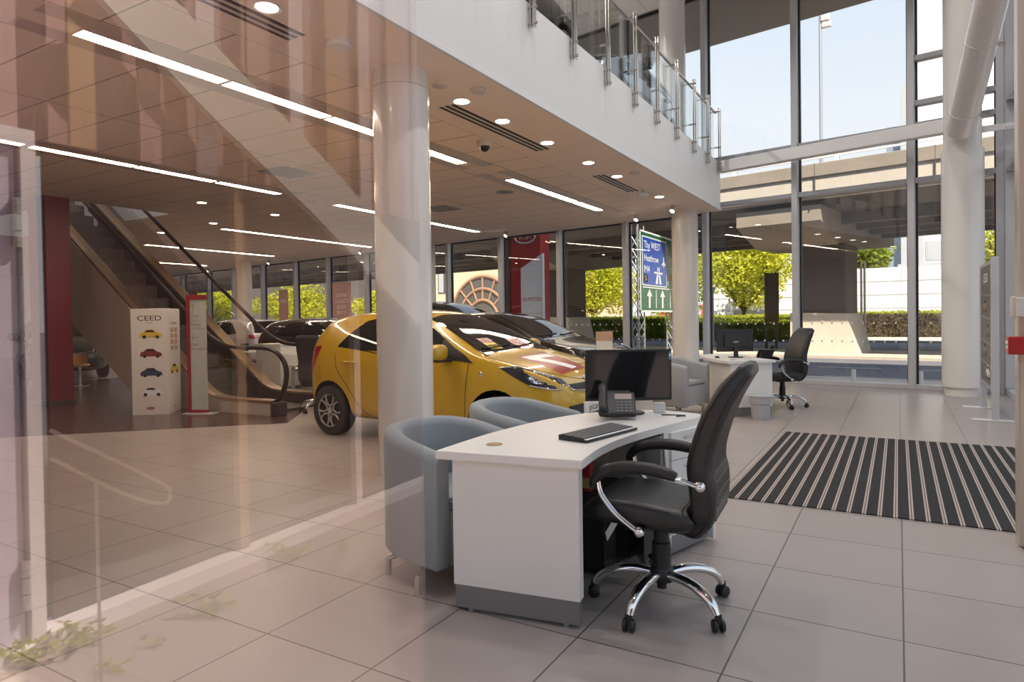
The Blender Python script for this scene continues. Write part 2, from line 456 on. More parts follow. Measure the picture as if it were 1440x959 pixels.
# raking tubular strut bolted to the corner column
bm = B(); a, b = Vector((.86, 12.62, 4.22)), Vector((1.235, 9.35, 6.35))
cyl(bm, a, b, .20, seg=40)
for t in (.10, .42, .75): 
    p = a.lerp(b, t); d = (b-a).normalized(); cyl(bm, p-d*.008, p+d*.008, .208, seg=40)
st = struct('strut_beam', bm, 'column_paint', smooth=40)
bm = B()
for t in (.10, .42, .75):
    p = a.lerp(b, t)
    for k in (0, 1): cyl(bm, p+Vector((.19, .03+.06*k, -.08)), p+Vector((.27, .03+.06*k, -.1)), .016, seg=10)
struct('strut_bolt', bm, 'steel', st)
# box beam from mezzanine corner to the corner column
bm = B(); d = Vector((.70-(-3.16), 12.98-13.93, 0)); L = d.length; an = math.atan2(d.y, d.x)
mxb = Matrix.Translation((-3.16, 13.93, 0)) @ Matrix.Rotation(an, 4, 'Z')
box(bm, 0, L, -.09, .09, 4.275, 4.50, .012, mx=mxb); struct('beam', bm, 'white_paint')

# rear facade: one window per bay
MX = [-32.6, -30.1, -27.71, -25.33, -23.25, -21.04, -18.83, -16.86, -14.80, -12.95, -11.12, -9.15, -7.26, -5.41, -3.50, -1.70, .226, 1.466]
wcount = [0]
def window_bay(xa, xb, z0, z1, transoms=(), mull=True, dots=False, ya=None, yb=None, last=False):
    wcount[0] += 1
    ya = yf(xa) if ya is None else ya; yb = yf(xb) if yb is None else yb
    L = math.hypot(xb-xa, yb-ya); an = math.atan2(yb-ya, xb-xa)
    r = bpy.data.objects.new('window_%d' % wcount[0], None); r.location = (xa, ya, 0); r.rotation_euler = (0, 0, an); link(r); r['kind'] = 'structure'
    obj('glass_pane', bx(0, L, -.006, .006, z0, z1), 'facade_glass', r)
    bm = B(); box(bm, -.055, .055, -.17, -.02, z0, z1, .006)
    if last: box(bm, L-.055, L+.055, -.17, -.02, z0, z1, .006)
    obj('mullion', bm, 'alu_light', r)
    bm = B(); box(bm, -.085, .085, -.022, .03, z0, z1)
    if last: box(bm, L-.085, L+.085, -.022, .03, z0, z1)
    for z in [z0+.02, z1-.02]: box(bm, 0, L, -.02, .03, z-.03, z+.03)
    obj('gasket', bm, 'black_gasket', r)
    bm = B(); box(bm, 0, L, -.14, -.01, z0, z0+.09 if z0 < .1 else z0+.05, .006); obj('sill', bm, 'alu_light', r)
    for z in transoms: obj('transom', bx(.05, L-.05, -.14, .02, z-.045, z+.045, .005), 'alu_grey', r)
    if dots:
        bm = B()
        for z in (.83, 1.17) if dots is True else dots:
            n = int(L/.17)
            for k in range(n): 
                x = (k+.5)*L/n
                if x < .12 or x > L-.12: continue
                cyl(bm, (x, -.010, z), (x, -.007, z), .018, seg=10)
        obj('manifestation_dots', bm, 'ink_white', r)
    return r
for i in range(len(MX)-1):
    xa, xb = MX[i], MX[i+1]
    if xb <= -3.4:
        window_bay(xa, xb, 0, ZC+.02, dots=(i > 9))
        if xb > -21: window_bay(xa, xb, 4.5, 8.15)
    elif xb < 1: window_bay(xa, xb, 0, 8.15, transoms=(3.66, 4.60), dots=True)
    else: window_bay(xa, xb, 0, 8.15, transoms=(3.66, 4.62, 5.0, 5.78), dots=True, last=True)
# right facade
wr = window_bay(1.78, 1.78, 0, 8.15, transoms=(3.66, 4.62, 5.0, 5.78), ya=13.42, yb=9.2)
window_bay(1.78, 1.78, 0, 8.15, transoms=(3.66, 5.0, 5.78), ya=9.2, yb=5.1)
window_bay(1.78, 1.78, 0, 8.15, transoms=(3.66,), ya=5.1, yb=.22)
struct('trim_2', bx(1.50, 1.76, 5.2, 13.3, 0, .11, .01), 'alu_light')
struct('corner_post', bx(1.49, 1.74, 13.16, 13.30, .11, 8.15, .008), 'alu_light')
bm = B()
for z in (3.60, 4.72):
    prism(bm, [(0, 0), (.30, 0), (.30, .42)], -.012, .012, Matrix(((1, 0, 0, 1.50), (0, 0, -1, 13.12), (0, 1, 0, z), (0, 0, 0, 1))))
    box(bm, 1.50, 1.78, 13.02, 13.16, z-.02, z+.02)
struct('trim_3', bm, 'alu_grey')
bm = B(); box(bm, 1.10, 1.62, 13.02, 13.05, 4.23, 4.33, .004)
for k in (0, 1): cyl(bm, (1.50+.06*k, 13.02, 4.28), (1.50+.06*k, 13.0, 4.28), .018, seg=12)
struct('trim_4', bm, 'white_paint')

# entrance portal post at the right edge of the view
struct('trim_5', bx(.592, .74, 4.72, 4.86, 0, 3.25, .012), 'frame_beige')
# front glazing the picture is taken through: panes in line, frames out of view
def front_bay(xa, xb, edge=False): 
    wcount[0] += 1
    r = bpy.data.objects.new('window_%d' % wcount[0], None); r.location = (xa, .22, 0); link(r); r['kind'] = 'structure'
    obj('glass_pane', bx(0, xb-xa, -.001, .001, .08, 8.15), 'front_glass', r)
    bm = B(); box(bm, -.04, .04, .01, .14, 0, 8.15, .005); obj('mullion', bm, 'alu_light', r)
    obj('sill', bx(0, xb-xa, -.06, .12, 0, .08, .005), 'alu_light', r)
front_bay(-3.35, -1.6); front_bay(-1.6, -.1735, edge=True); front_bay(.95, 1.78)

# ------------------------------------------------------------------ balcony railing
rail = thing('balcony_railing', 'stainless steel and glass railing along the white balcony edge', 'railing', (-3.12, 9.0, 4.48))
py = [3.85, 4.83, 5.80, 6.77, 7.77, 8.78, 9.74, 10.77, 11.82, 12.79, 13.72]
for k, y in enumerate(py):
    bm = B(); y0 = y-9.0
    box(bm, -.004, .012, y0-.03, y0+.03, -.25, 1.06, .003); box(bm, .03, .044, y0-.026, y0+.026, -.25, 1.06, .003)
    for z in (-.21, -.05): cyl(bm, (-.03, y0, z), (.062, y0, z), .016, seg=12)
    cyl(bm, (-.10, y0, .99), (.05, y0, .99), .017, seg=12); cyl(bm, (-.09, y0, .27), (.05, y0, .27), .014, seg=12)
    obj('post', bm, 'steel', rail, smooth=35)
for a_, b_ in zip(py[:-1], py[1:]):
    obj('glass_panel', bx(-.096, -.084, a_-9+.03, b_-9-.03, .03, .97), 'balustrade_glass', rail)
bm = B(); cyl(bm, (-.09, py[0]-9, 1.01), (-.09, 4.85, 1.01), .022, seg=14); obj('handrail', bm, 'steel', rail, smooth=40)
bm = B(); box(bm, -.11, -.07, py[0]-9, 4.85, .0, .035); obj('base_channel', bm, 'steel', rail)

# ------------------------------------------------------------------ ceiling fittings
ORD = ['first', 'second', 'third', 'fourth', 'fifth', 'sixth', 'seventh', 'eighth', 'ninth', 'tenth', 'eleventh', 'twelfth']
def strip(x, y0, y1, label, group, louvre=False):
    t = thing('strip_light', label, 'ceiling light', (x, (y0+y1)/2, ZC), group=group)
    h = (y1-y0)/2
    bm = B(); box(bm, -.095, -.078, -h, h, -.014, 0); box(bm, .078, .095, -h, h, -.014, 0); box(bm, -.095, .095, -h-.012, -h, -.014, 0); box(bm, -.095, .095, h, h+.012, -.014, 0)
    obj('frame', bm, 'pan_metal', t)
    obj('diffuser', bx(-.078, .078, -h, h, -.008, -.001), 'lit_strip', t)
    if louvre:
        bm = B(); n = 46
        for k in range(n): box(bm, -.078, .078, -h+2*h*(k+.5)/n-.0025, -h+2*h*(k+.5)/n+.0025, -.014, -.008)
        obj('louvre', bm, 'pan_metal', t)
rows = [(-5.205, [(2.63, 3.84), (3.88, 5.08), (5.12, 6.33), (6.37, 7.59), (8.88, 10.05), (10.10, 11.28), (11.35, 12.48)], 'row above the yellow car'),
        (-9.02, [(2.72, 3.90), (3.99, 5.24), (5.28, 6.46), (6.53, 7.69), (9.00, 10.17), (10.22, 11.38), (11.42, 12.60), (12.64, 13.80)], 'row above the directory sign'),
        (-13.45, [(9.83, 11.05), (11.08, 12.31), (12.35, 13.55), (13.60, 14.78)], 'row beyond the escalator'),
        (-17.8, [(10.6, 11.8), (11.85, 13.05), (13.1, 14.9)], 'row behind the handrail'),
        (-22.7, [(12.7, 13.9), (13.94, 14.85), (14.9, 15.86)], 'row nearest the far windows')]
for x, segs, rn in rows:
    for k, (a_, b_) in enumerate(segs):
        strip(x, a_, b_, 'lit strip light, %s from the front in the %s' % (ORD[k], rn), 'recessed strip lights', louvre=(x > -6 and k == 0) or (x < -8 and x > -10 and k == 0))
# metal pans the strips sit in
for x, a_, b_ in ((-5.205, 2.3, 7.95), (-5.205, 8.35, 12.95), (-9.02, 2.4, 8.0), (-9.02, 8.6, 14.0)):
    bm = B(); box(bm, x-.29, x-.10, a_, b_, ZC-.004, ZC); box(bm, x+.10, x+.29, a_, b_, ZC-.004, ZC); struct('trim_6', bm, 'pan_metal')
def downlight(x, y, label, lit=True, r=.075, z=None):
    z = ZC if z is None else z
    t = thing('downlight', label, 'ceiling light', (x, y, z), group='round recessed downlights')
    bm = B(); lathe(bm, [(r, -.001), (r*1.28, -.006), (r*1.30, 0), (r, .0)], 28); obj('bezel', bm, 'cream_plastic', t, smooth=40)
    bm = B(); lathe(bm, [(0, -.0035), (r, -.0035), (r, -.001), (0, -.001)], 28); obj('lens', bm, 'lit_lens' if lit else 'cream_plastic', t)
for k, y in enumerate([3.116, 5.466, 6.255, 7.324, 8.586, 9.669, 11.767]):
    downlight(-3.74, y, 'lit round downlight, %s from the front in the soffit along the balcony edge' % ORD[k])
for x, y, lb in ((-10.84, 7.51, 'lit downlight in ceiling between the strip rows, nearer the escalator top'), (-10.9, 9.18, 'lit downlight in ceiling just right of the escalator handrail'),
                 (-12.9, 9.2, 'lit downlight in ceiling above the escalator near strip row'), (-15.2, 9.44, 'lit downlight in ceiling furthest left above the escalator')):
    downlight(x, y, lb)
def spot(x, y, label):
    t = thing('spotlight', label, 'ceiling light', (x, y, ZC), group='adjustable spotlights by the rear windows')
    bm = B(); lathe(bm, [(.0, 0), (.075, 0), (.075, -.02), (.06, -.025), (0, -.025)], 24); obj('mount', bm, 'cream_plastic', t, smooth=35)
    bm = B(); d = Vector((-.35, -.5, -.6)).normalized(); cyl(bm, (0, 0, -.02), Vector((0, 0, -.05))+d*.08, .05, seg=20); obj('head', bm, 'cream_plastic', t, smooth=35)
    bm = B(); cyl(bm, Vector((0, 0, -.05))+d*.080, Vector((0, 0, -.05))+d*.086, .045, seg=20); obj('lens', bm, 'lit_lens', t)
spot(-4.78, 13.56, 'lit white spotlight on ceiling near the road sign window')
spot(-8.43, 14.25, 'lit white spotlight on ceiling above the red and white pylon')
spot(-3.79, 12.87, 'lit white spotlight on soffit beside the rear column')
spot(-14.2, 15.2, 'lit white spotlight on ceiling left of the front column by windows')
spot(-19.2, 15.9, 'lit white spotlight on ceiling next to the far left column')
spot(-23.9, 16.8, 'lit white spotlight on ceiling at the far left windows')
for k, (y0, y1) in enumerate([(1.2, 3.56), (5.49, 7.60), (9.41, 10.98)]):
    t = thing('slot_vent', 'black triple-slot air vent in the soffit, %s from the front' % ORD[k], 'vent', (-3.945, (y0+y1)/2, ZC-.001), group='slot vents in the soffit')
    h = (y1-y0)/2
    bm = B()
    for q in (-.075, 0, .075): box(bm, q-.019, q+.019, -h, h, -.003, 0)
    obj('slot', bm, 'slot_black', t)
    bm = B()
    for q in (-.0375, .0375): box(bm, q-.0175, q+.0175, -h, h, -.004, 0)
    obj('blade', bm, 'cream_plastic', t)
def disc(name, x, y, label, cat, r, h, m, z=ZC-.001):
    bm = B(); lathe(bm, [(0, 0), (r, 0), (r, -h*.6), (r*.85, -h), (0, -h)], 28, c=(0, 0, 0)); o = obj(name, bm, m, smooth=35, loc=(x, y, z)); meta(o, label, cat); return o
disc('smoke_detector', -3.73, 3.78, 'white round smoke detector on soffit left of the front column', 'smoke detector', .10, .05, 'white_paint')
disc('smoke_detector', -3.40, 5.25, 'flat pale smoke detector near the soffit edge above first lights', 'smoke detector', .075, .035, 'cream_plastic')
disc('smoke_detector', -3.40, 9.53, 'flat pale smoke detector near the soffit edge by the last vent', 'smoke detector', .075, .03, 'cream_plastic')
disc('ceiling_speaker', -5.81, 9.76, 'round grey ceiling speaker beside the strip light', 'speaker', .15, .012, 'grey_plastic')
disc('ceiling_speaker', -3.66, 5.0, 'round pale ceiling disc just left of the second downlight', 'speaker', .07, .01, 'cream_plastic')
for x, y, lb in ((-7.63, 6.67, 'square grey air diffuser in the ceiling left of the front column'), (-7.70, 10.49, 'square grey air diffuser in the ceiling right of the front column')):
    t = thing('air_diffuser', lb, 'vent', (x, y, ZC-.001))
    bm = B()
    for q in (.29, .21, .13): 
        prism(bm, [(-q, -q), (q, -q), (q, q), (-q, q)], -.012+.02*(q-.29), -.004+.02*(q-.29))
    obj('vane', bm, 'grey_plastic', t); obj('frame', bx(-.3, .3, -.3, .3, -.004, 0), 'cream_plastic', t)
t = thing('security_camera', 'white dome security camera with black eye under the soffit', 'camera', (-4.33, 6.81, ZC+.004))
bm = B(); lathe(bm, [(0, 0), (.085, 0), (.085, -.05), (.075, -.075), (0, -.075)], 32); obj('housing', bm, 'cream_plastic', t, smooth=35)
bm = B(); lathe(bm, [(.06, -.07), (.058, -.095), (.045, -.12), (.02, -.137), (0, -.14)], 28); obj('dome', bm, 'black_gloss', t, smooth=60)
t = thing('security_camera', 'small white bullet camera beside the last soffit vent', 'camera', (-3.74, 11.0, ZC-.001))
bm = B(); lathe(bm, [(0, 0), (.05, 0), (.05, -.03), (0, -.03)], 20); obj('mount', bm, 'white_paint', t, smooth=35)
bm = B(); cyl(bm, (.02, .05, -.06), (-.08, -.16, -.09), .035, seg=18); obj('body', bm, 'white_paint', t, smooth=35)
# things mounted on the portal post
t = thing('fire_call_point', 'red fire alarm call point on the beige post at right', 'fire alarm', (.535, 4.725, 1.163))
obj('body', bx(0, .15, -.10, .0, -.05, .05, .006), 'call_red', t)
f_ = obj('glass_plate', bx(-.003, .002, -.085, -.02, -.018, .026, .002), 'ink_white', t)
for k in (-1, 0, 1):
    bm = B(); cyl(bm, (-.0045, -.053+k*.013, .004), (-.002, -.053+k*.013, .004), .004, seg=10); obj('press_dot', bm, 'ink_black', f_)
t = thing('alarm_sounder', 'white wall sounder box above the red call point', 'alarm', (.553, 4.725, 1.38))
obj('body', bx(.02, .15, -.075, .0, -.055, .055, .006), 'sounder_white', t)
obj('grille', bx(0, .024, -.07, -.01, -.06, .062, .008), 'cream_plastic', t)
# ================================================================== FURNITURE
def rrect_ring(c, a, b, wa, wb, r, n=5):
    """rounded rectangle ring around c, half sizes wa (along a), wb (along b)"""
    out = []
    for sx_, sy_, a0 in ((1, 1, 0), (-1, 1, 90), (-1, -1, 180), (1, -1, 270)):
        for k in range(n+1):
            t = math.radians(a0+90*k/n)
            out.append(c+a*(sx_*(wa-r)+r*math.cos(t))+b*(sy_*(wb-r)+r*math.sin(t)))
    return out
def sweep_pad(bm, path, widths, thick, r=.03):
    """pad swept along a path in the x-z plane, width along y"""
    P = [Vector((p[0], 0, p[1])) for p in path]; rings = []
    for i, p in enumerate(P):
        d = (P[min(i+1, len(P)-1)]-P[max(i-1, 0)]).normalized(); nrm = Vector((-d.z, 0, d.x))
        w, t = widths[i], thick[i]
        rings.append(rrect_ring(p, Vector((0, 1, 0)), nrm, w, t, min(r, t*.95, w*.95), 6))
    loft(bm, rings)
def lerp_list(keys, n):
    out = []
    for i in range(n):
        t = i/(n-1)*(len(keys)-1); k = min(int(t), len(keys)-2); f = t-k; f = f*f*(3-2*f)
        out.append(keys[k]*(1-f)+keys[k+1]*f)
    return out
def office_chair(label, star, group=None, back='leather'):
    """faces +x, castor ring centred on the origin"""
    t = thing('office_chair', label, 'chair', group=group)
    # seat cushion
    path = spline([(.30, 0, .425), (.285, 0, .455), (.22, 0, .482), (.05, 0, .480), (-.08, 0, .468), (-.15, 0, .470), (-.18, 0, .488)], 6)
    n = len(path)
    bm = B(); sweep_pad(bm, [(p.x, p.z) for p in path], lerp_list([.19, .225, .245, .25, .245, .235, .22], n), lerp_list([.018, .04, .055, .058, .055, .05, .04], n), .045)
    s = obj('seat', bm, 'leather', t, smooth=70)
    # backrest: one swept pad from lumbar roll to headrest
    path = spline([(-.12, 0, .408), (-.188, 0, .432), (-.225, 0, .51), (-.225, 0, .62), (-.214, 0, .70), (-.228, 0, .79), (-.268, 0, .91), (-.328, 0, 1.03), (-.392, 0, 1.115), (-.417, 0, 1.14)], 6)
    n = len(path)
    bm = B(); sweep_pad(bm, [(p.x, p.z) for p in path], lerp_list([.15, .195, .22, .228, .225, .222, .218, .205, .175, .13], n), lerp_list([.02, .045, .055, .058, .055, .052, .05, .045, .034, .012], n), .04)
    bk = obj('backrest', bm, back, t, smooth=70)
    bm = B()                                              # stitched rolls across the lumbar and piping at the sides
    for q in (.50, .545, .59, .635, .68):
        k = min(range(n), key=lambda i: abs(path[i].z-q)); p = path[k]; d = (path[k+1]-path[k-1]).normalized(); nr = Vector((-d.z, 0, d.x))
        for sgn in (1, -1):
            tube(bm, [p+nr*sgn*.0555+Vector((0, y, 0)) for y in (-.165, -.08, 0, .08, .165)], .004, 6)
    for sgn in (1, -1):
        for off in (.030, -.030):
            tube(bm, [p+Vector((-dd.z, 0, dd.x))*off*min(1, th/.055)+Vector((0, sgn*(w-.004), 0)) for p, w, th, dd in
                  [(path[k], lerp_list([.15, .195, .22, .228, .225, .222, .218, .205, .175, .13], n)[k], lerp_list([.02, .045, .055, .058, .055, .052, .05, .045, .034, .012], n)[k], (path[k+1]-path[k-1]).normalized()) for k in range(3, n-2, 2)]], .004, 6)
    obj('stitching', bm, 'leather', bk, smooth=60)
    # arms: black pad and a pair of thin chrome rods front and rear with ball ends
    for sg in (1, -1):
        y = .285*sg
        ap = spline([(.235, y, .600), (.222, y, .642), (.175, y, .680), (.09, y, .702), (-.01, y, .704), (-.09, y, .692), (-.135, y, .678)], 6)
        bm = B(); tube(bm, ap, lerp_list([.016, .022, .026, .028, .028, .026, .020], len(ap)), 14); pad = obj('armrest', bm, 'black_plastic', t, smooth=60)
        for k in (-1, 1):
            yy = y+k*.011
            bm = B(); tube(bm, spline([(.208, yy, .628), (.195, yy, .575), (.135, yy, .50), (.055, yy*.985, .440), (.035, yy*.98, .428)], 6), .0075, 8); obj('arm_rod', bm, 'chrome', pad, smooth=60)
            bm = B(); tube(bm, spline([(-.10, yy, .683), (-.16, yy, .666), (-.215, yy*.97, .648)], 4), .0075, 8); obj('arm_rod', bm, 'chrome', pad, smooth=60)
        for c in ((.030, y*.97, .424), (-.228, y*.93, .643)):
            bm = B(); lathe(bm, [(.024*math.sin(a), -.024*math.cos(a)) for a in [PI*k/8 for k in range(9)]], 14, c=c); obj('rod_end', bm, 'chrome', pad, smooth=60)
    bm = B(); box(bm, -.14, .12, -.10, .10, .375, .425, .012); box(bm, .01, .05, -.275, .275, .405, .435, .006); obj('tilt_mechanism', bm, 'black_plastic', t)
    bm = B(); lathe(bm, [(0, .085), (.022, .085), (.022, .12), (.058, .125), (.062, .15), (.050, .185), (.045, .19), (.043, .30), (.036, .305), (.034, .385), (.0, .385)], 28); obj('gas_lift', bm, 'black_plastic', t, smooth=35)
    bm = B(); cyl(bm, (0, 0, .34), (0, 0, .41), .014, seg=16); obj('piston', bm, 'chrome', t, smooth=40)
    for k in range(5):
        a = math.radians(star+72*k); d = Vector((math.cos(a), math.sin(a), 0))
        ap = spline([d*.045+Vector((0, 0, .155)), d*.12+Vector((0, 0, .162)), d*.21+Vector((0, 0, .150)), d*.285+Vector((0, 0, .115)), d*.318+Vector((0, 0, .068))], 6)
        bm = B(); tube(bm, ap, lerp_list([.026, .028, .027, .024, .019], len(ap)), 14, flat=.8); leg = obj('leg', bm, 'chrome', t, smooth=60)
        bm = B(); sd = Vector((-d.y, d.x, 0)).lerp(d, .35*(1 if k % 2 else -1)).normalized(); c = d*.325+Vector((0, 0, .0275))
        for q in (-1, 1): tube(bm, [c+sd*q*x for x in (.006, .010, .022, .026)], [.020, .0275, .0275, .022], 18)
        cyl(bm, c+Vector((0, 0, .005)), c+Vector((0, 0, .047)), .016, seg=12)
        obj('castor', bm, 'black_plastic', leg, smooth=40)
    return t
near_chair = office_chair('black leather office chair with chrome star base at the nearest desk', -282)
place(near_chair, (-.965, 3.01, 0), math.radians(184))
ch2 = copy_tree(near_chair); place(ch2, (-1.47, 10.33, 0), math.radians(222), 'black leather office chair at the farther desk by the rear windows')
ch3 = office_chair('dark grey swivel chair behind the rear of the yellow car', 20, back='mesh_fabric'); place(ch3, (-7.50, 7.10, 0), math.radians(110))

def tub_chair(label, fab, group, zf=.70):
    """barrel armchair, opening towards +x"""
    t = thing('tub_chair', label, 'armchair', group=group)
    Rr, th = .355, .105
    def outline(off):
        r = Rr-off; pts = []
        pts.append((.295, -r)); pts.append((.05, -r))
        for k in range(13):
            a = -PI/2-PI*k/12; pts.append((.02+r*math.cos(a)*1.0, r*math.sin(a)))
        pts.append((.05, r)); pts.append((.295, r))
        return pts
    n = 17
    cen = [Vector((x, y, 0)) for x, y in outline(th/2)]
    bm = B(); rings = []
    for i, p in enumerate(cen):
        d = (cen[min(i+1, n-1)]-cen[max(i-1, 0)]).normalized(); s_ = Vector((d.y, -d.x, 0))
        ztop = zf+(.785-zf)*max(0, min(1, (.22-p.x)/.45))**.8
        ring = []
        zb = .125; r = .045
        sec = [(-th/2, zb+.02), (-th/2, ztop-r), (-th/2+.012, ztop-.014), (-th/2+.045, ztop), (th/2-.045, ztop), (th/2-.012, ztop-.014), (th/2, ztop-r), (th/2, zb+.02), (th/2-.02, zb), (-th/2+.02, zb)]
        e_ = .0
        for u, z in sec: ring.append(p+s_*u+Vector((0, 0, z)))
        rings.append(ring)
    # rounded front ends
    def end(ring, dx):
        c = sum(ring, Vector())/len(ring); return [Vector((p.x+dx, c.y+(p.y-c.y)*.72, c.z+(p.z-c.z)*.95)) for p in ring]
    rings = [end(rings[0], .022)]+[[Vector(p)+Vector((.012, 0, 0)) if 0 else p for p in r] for r in rings]+[end(rings[-1], .022)]
    loft(bm, rings); obj('shell', bm, fab, t, smooth=50)
    bm = B(); pts = [(.30, -Rr+th+.002), (.05, -Rr+th+.002)]+[(.02+(Rr-th-.002)*math.cos(-PI/2-PI*k/10), (Rr-th-.002)*math.sin(-PI/2-PI*k/10)) for k in range(11)]+[(.05, Rr-th-.002), (.30, Rr-th-.002)]
    prism(bm, pts, .135, .40); obj('seat_base', bm, fab, t)
    bm = B(); prism(bm, [(x*.985+.0, y*.985) for x, y in pts], .402, .46)
    bmesh.ops.bevel(bm, geom=[e for e in bm.edges], offset=.018, segments=3, affect='EDGES'); obj('cushion', bm, fab, t, smooth=40)
    for sx_, ay in ((-.13, .31), (.20, .375)):
        for sy_ in (-1, 1):
            bm = B(); x1, y1 = sx_, sy_*ay
            cyl(bm, (x1, y1, 0), (x1, y1, .085), .016, seg=16); cyl(bm, (x1, y1, .082), (sx_*.45, y1*.55, .125), .013, seg=12)
            obj('leg', bm, 'steel', t, smooth=40)
    return t
tb = tub_chair('light grey tub chair tucked against the near desk in front of the column', 'tub_fabric', 'light grey tub chairs at the near desk')
place(tb, (-2.165, 2.965, 0), math.radians(-13))
t2 = copy_tree(tb); place(t2, (-2.27, 3.95, 0), math.radians(-6), 'light grey tub chair behind the near desk, in front of the yellow car bonnet')
t3 = tub_chair('grey tub chair at the farther desk, just right of the near monitor', 'tub_fabric_far', None, .68); place(t3, (-2.68, 9.15, 0), math.radians(-12))

def curved_desk(label):
    """worktop is an arc: outer convex side x<0, user sits at +x; local origin under A corner of the near end"""
    t = thing('desk', label, 'desk')
    A0 = Vector((-1.853, 2.448, 0))
    outer = spline([(-1.853, 2.448, 0), (-1.872, 3.01, 0), (-1.80, 3.59, 0), (-1.625, 3.98, 0), (-1.34, 4.15, 0), (-1.055, 4.10, 0)], 8)
    inner = spline([(-1.035, 3.93, 0), (-1.107, 3.63, 0), (-1.17, 3.33, 0), (-1.20, 3.06, 0), (-1.198, 2.82, 0), (-1.162, 2.555, 0)], 8)
    top = [(p.x-A0.x, p.y-A0.y) for p in outer+inner]
    bm = B(); prism(bm, top, .712, .75)
    bmesh.ops.bevel(bm, geom=[e for e in bm.edges if abs(e.verts[0].co.z-e.verts[1].co.z) < 1e-5], offset=.003, segments=2, affect='EDGES')
    obj('worktop', bm, 'desk_white', t)
    def loc(x, y): return (x-A0.x, y-A0.y)
    # near end panel with plinth
    a, b_ = Vector((*loc(-1.795, 2.500), 0)), Vector((*loc(-1.195, 2.592), 0)); d = (b_-a).normalized(); nrm = Vector((-d.y, d.x, 0))
    def panel(a, b_, th, z0, z1, ins=0.):
        bm = B(); q0, q1 = a+d*ins, b_-d*ins; prism(bm, [tuple(p)[:2] for p in (q0+nrm*ins, q1+nrm*ins, q1+nrm*th, q0+nrm*th)], z0, z1); return bm
    ep = obj('end_panel', panel(a, b_, .06, .125, .712), 'desk_white', t)
    obj('panel_plinth', panel(a, b_, .055, .018, .125, .006), 'plinth_grey', ep)
    bm = B()
    for f_ in (.12, .88):
        p = a.lerp(b_, f_)+nrm*.03; lathe(bm, [(0, 0), (.014, 0), (.014, .02), (0, .02)], 12, c=(p.x, p.y, 0))
    obj('foot', bm, 'galv', ep)
    # modesty panel following the outer curve
    pts = [Vector((p.x, p.y, 0))-A0 for p in spline([(-1.745, 2.57, 0), (-1.765, 3.0, 0), (-1.70, 3.52, 0), (-1.53, 3.88, 0), (-1.42, 3.97, 0)], 6)]
    bm = B(); rings = []
    for i, p in enumerate(pts):
        dd = (pts[min(i+1, len(pts)-1)]-pts[max(0, i-1)]).normalized(); q = Vector((dd.y, -dd.x, 0))*.009
        rings.append([p+q+Vector((0, 0, .02)), p-q+Vector((0, 0, .02)), p-q+Vector((0, 0, .711)), p+q+Vector((0, 0, .711))])
    loft(bm, rings); obj('modesty_panel', bm, 'desk_white', t, smooth=60)
    # pedestal at the far end: drawers towards the user
    c0, c1 = Vector((*loc(-1.125, 3.57), 0)), Vector((*loc(-.995, 4.01), 0)); dd = (c1-c0).normalized(); nn = Vector((-dd.y, dd.x, 0))
    Q = [c0, c1, c1+nn*.30+dd*.02, c0+nn*.38]
    bm = B(); prism(bm, [tuple(p)[:2] for p in Q], .125, .711); pd = obj('pedestal', bm, 'desk_white', t)
    bm = B(); prism(bm, [tuple(p)[:2] for p in [c0+dd*.004+nn*.006, c1-dd*.004+nn*.006, Q[2]-nn*.01, Q[3]-nn*.01]], .018, .125); obj('pedestal_plinth', bm, 'plinth_grey', pd)
    zs = [(.13, .385), (.39, .545), (.55, .705)]
    for z0, z1 in zs:
        bm = B(); prism(bm, [tuple(p)[:2] for p in [c0+dd*.05-nn*.018, c1-dd*.005-nn*.018, c1-dd*.005, c0+dd*.05]], z0, z1); dr = obj('drawer', bm, 'desk_white', t)
        bm = B(); m_ = c0.lerp(c1, .5)-nn*.03; cyl(bm, m_-dd*.06+Vector((0, 0, z1-.04)), m_+dd*.06+Vector((0, 0, z1-.04)), .005, seg=8); obj('handle', bm, 'steel', dr)
    bm = B(); q = c1+dd*.008; prism(bm, [tuple(p)[:2] for p in (q-nn*.028, q+dd*.03-nn*.028, q+dd*.03+nn*.06, q+nn*.06)], .018, .711); obj('end_strip', bm, 'desk_white', pd)
    # cable grommet
    g = loc(-1.687, 2.70); bm = B(); lathe(bm, [(.014, 0), (.040, 0), (.040, .003), (.014, .003)], 28, c=(g[0], g[1], .7503)); obj('cable_grommet', bm, 'gold', t, smooth=40)
    return t
desk = curved_desk('white curved desk nearest the camera with grey plinth'); desk.location = (-1.853, 2.448, 0)
desk2 = copy_tree(desk); place(desk2, (-1.93, 8.92, 0), math.radians(34), 'white curved desk farther back by the rear windows')

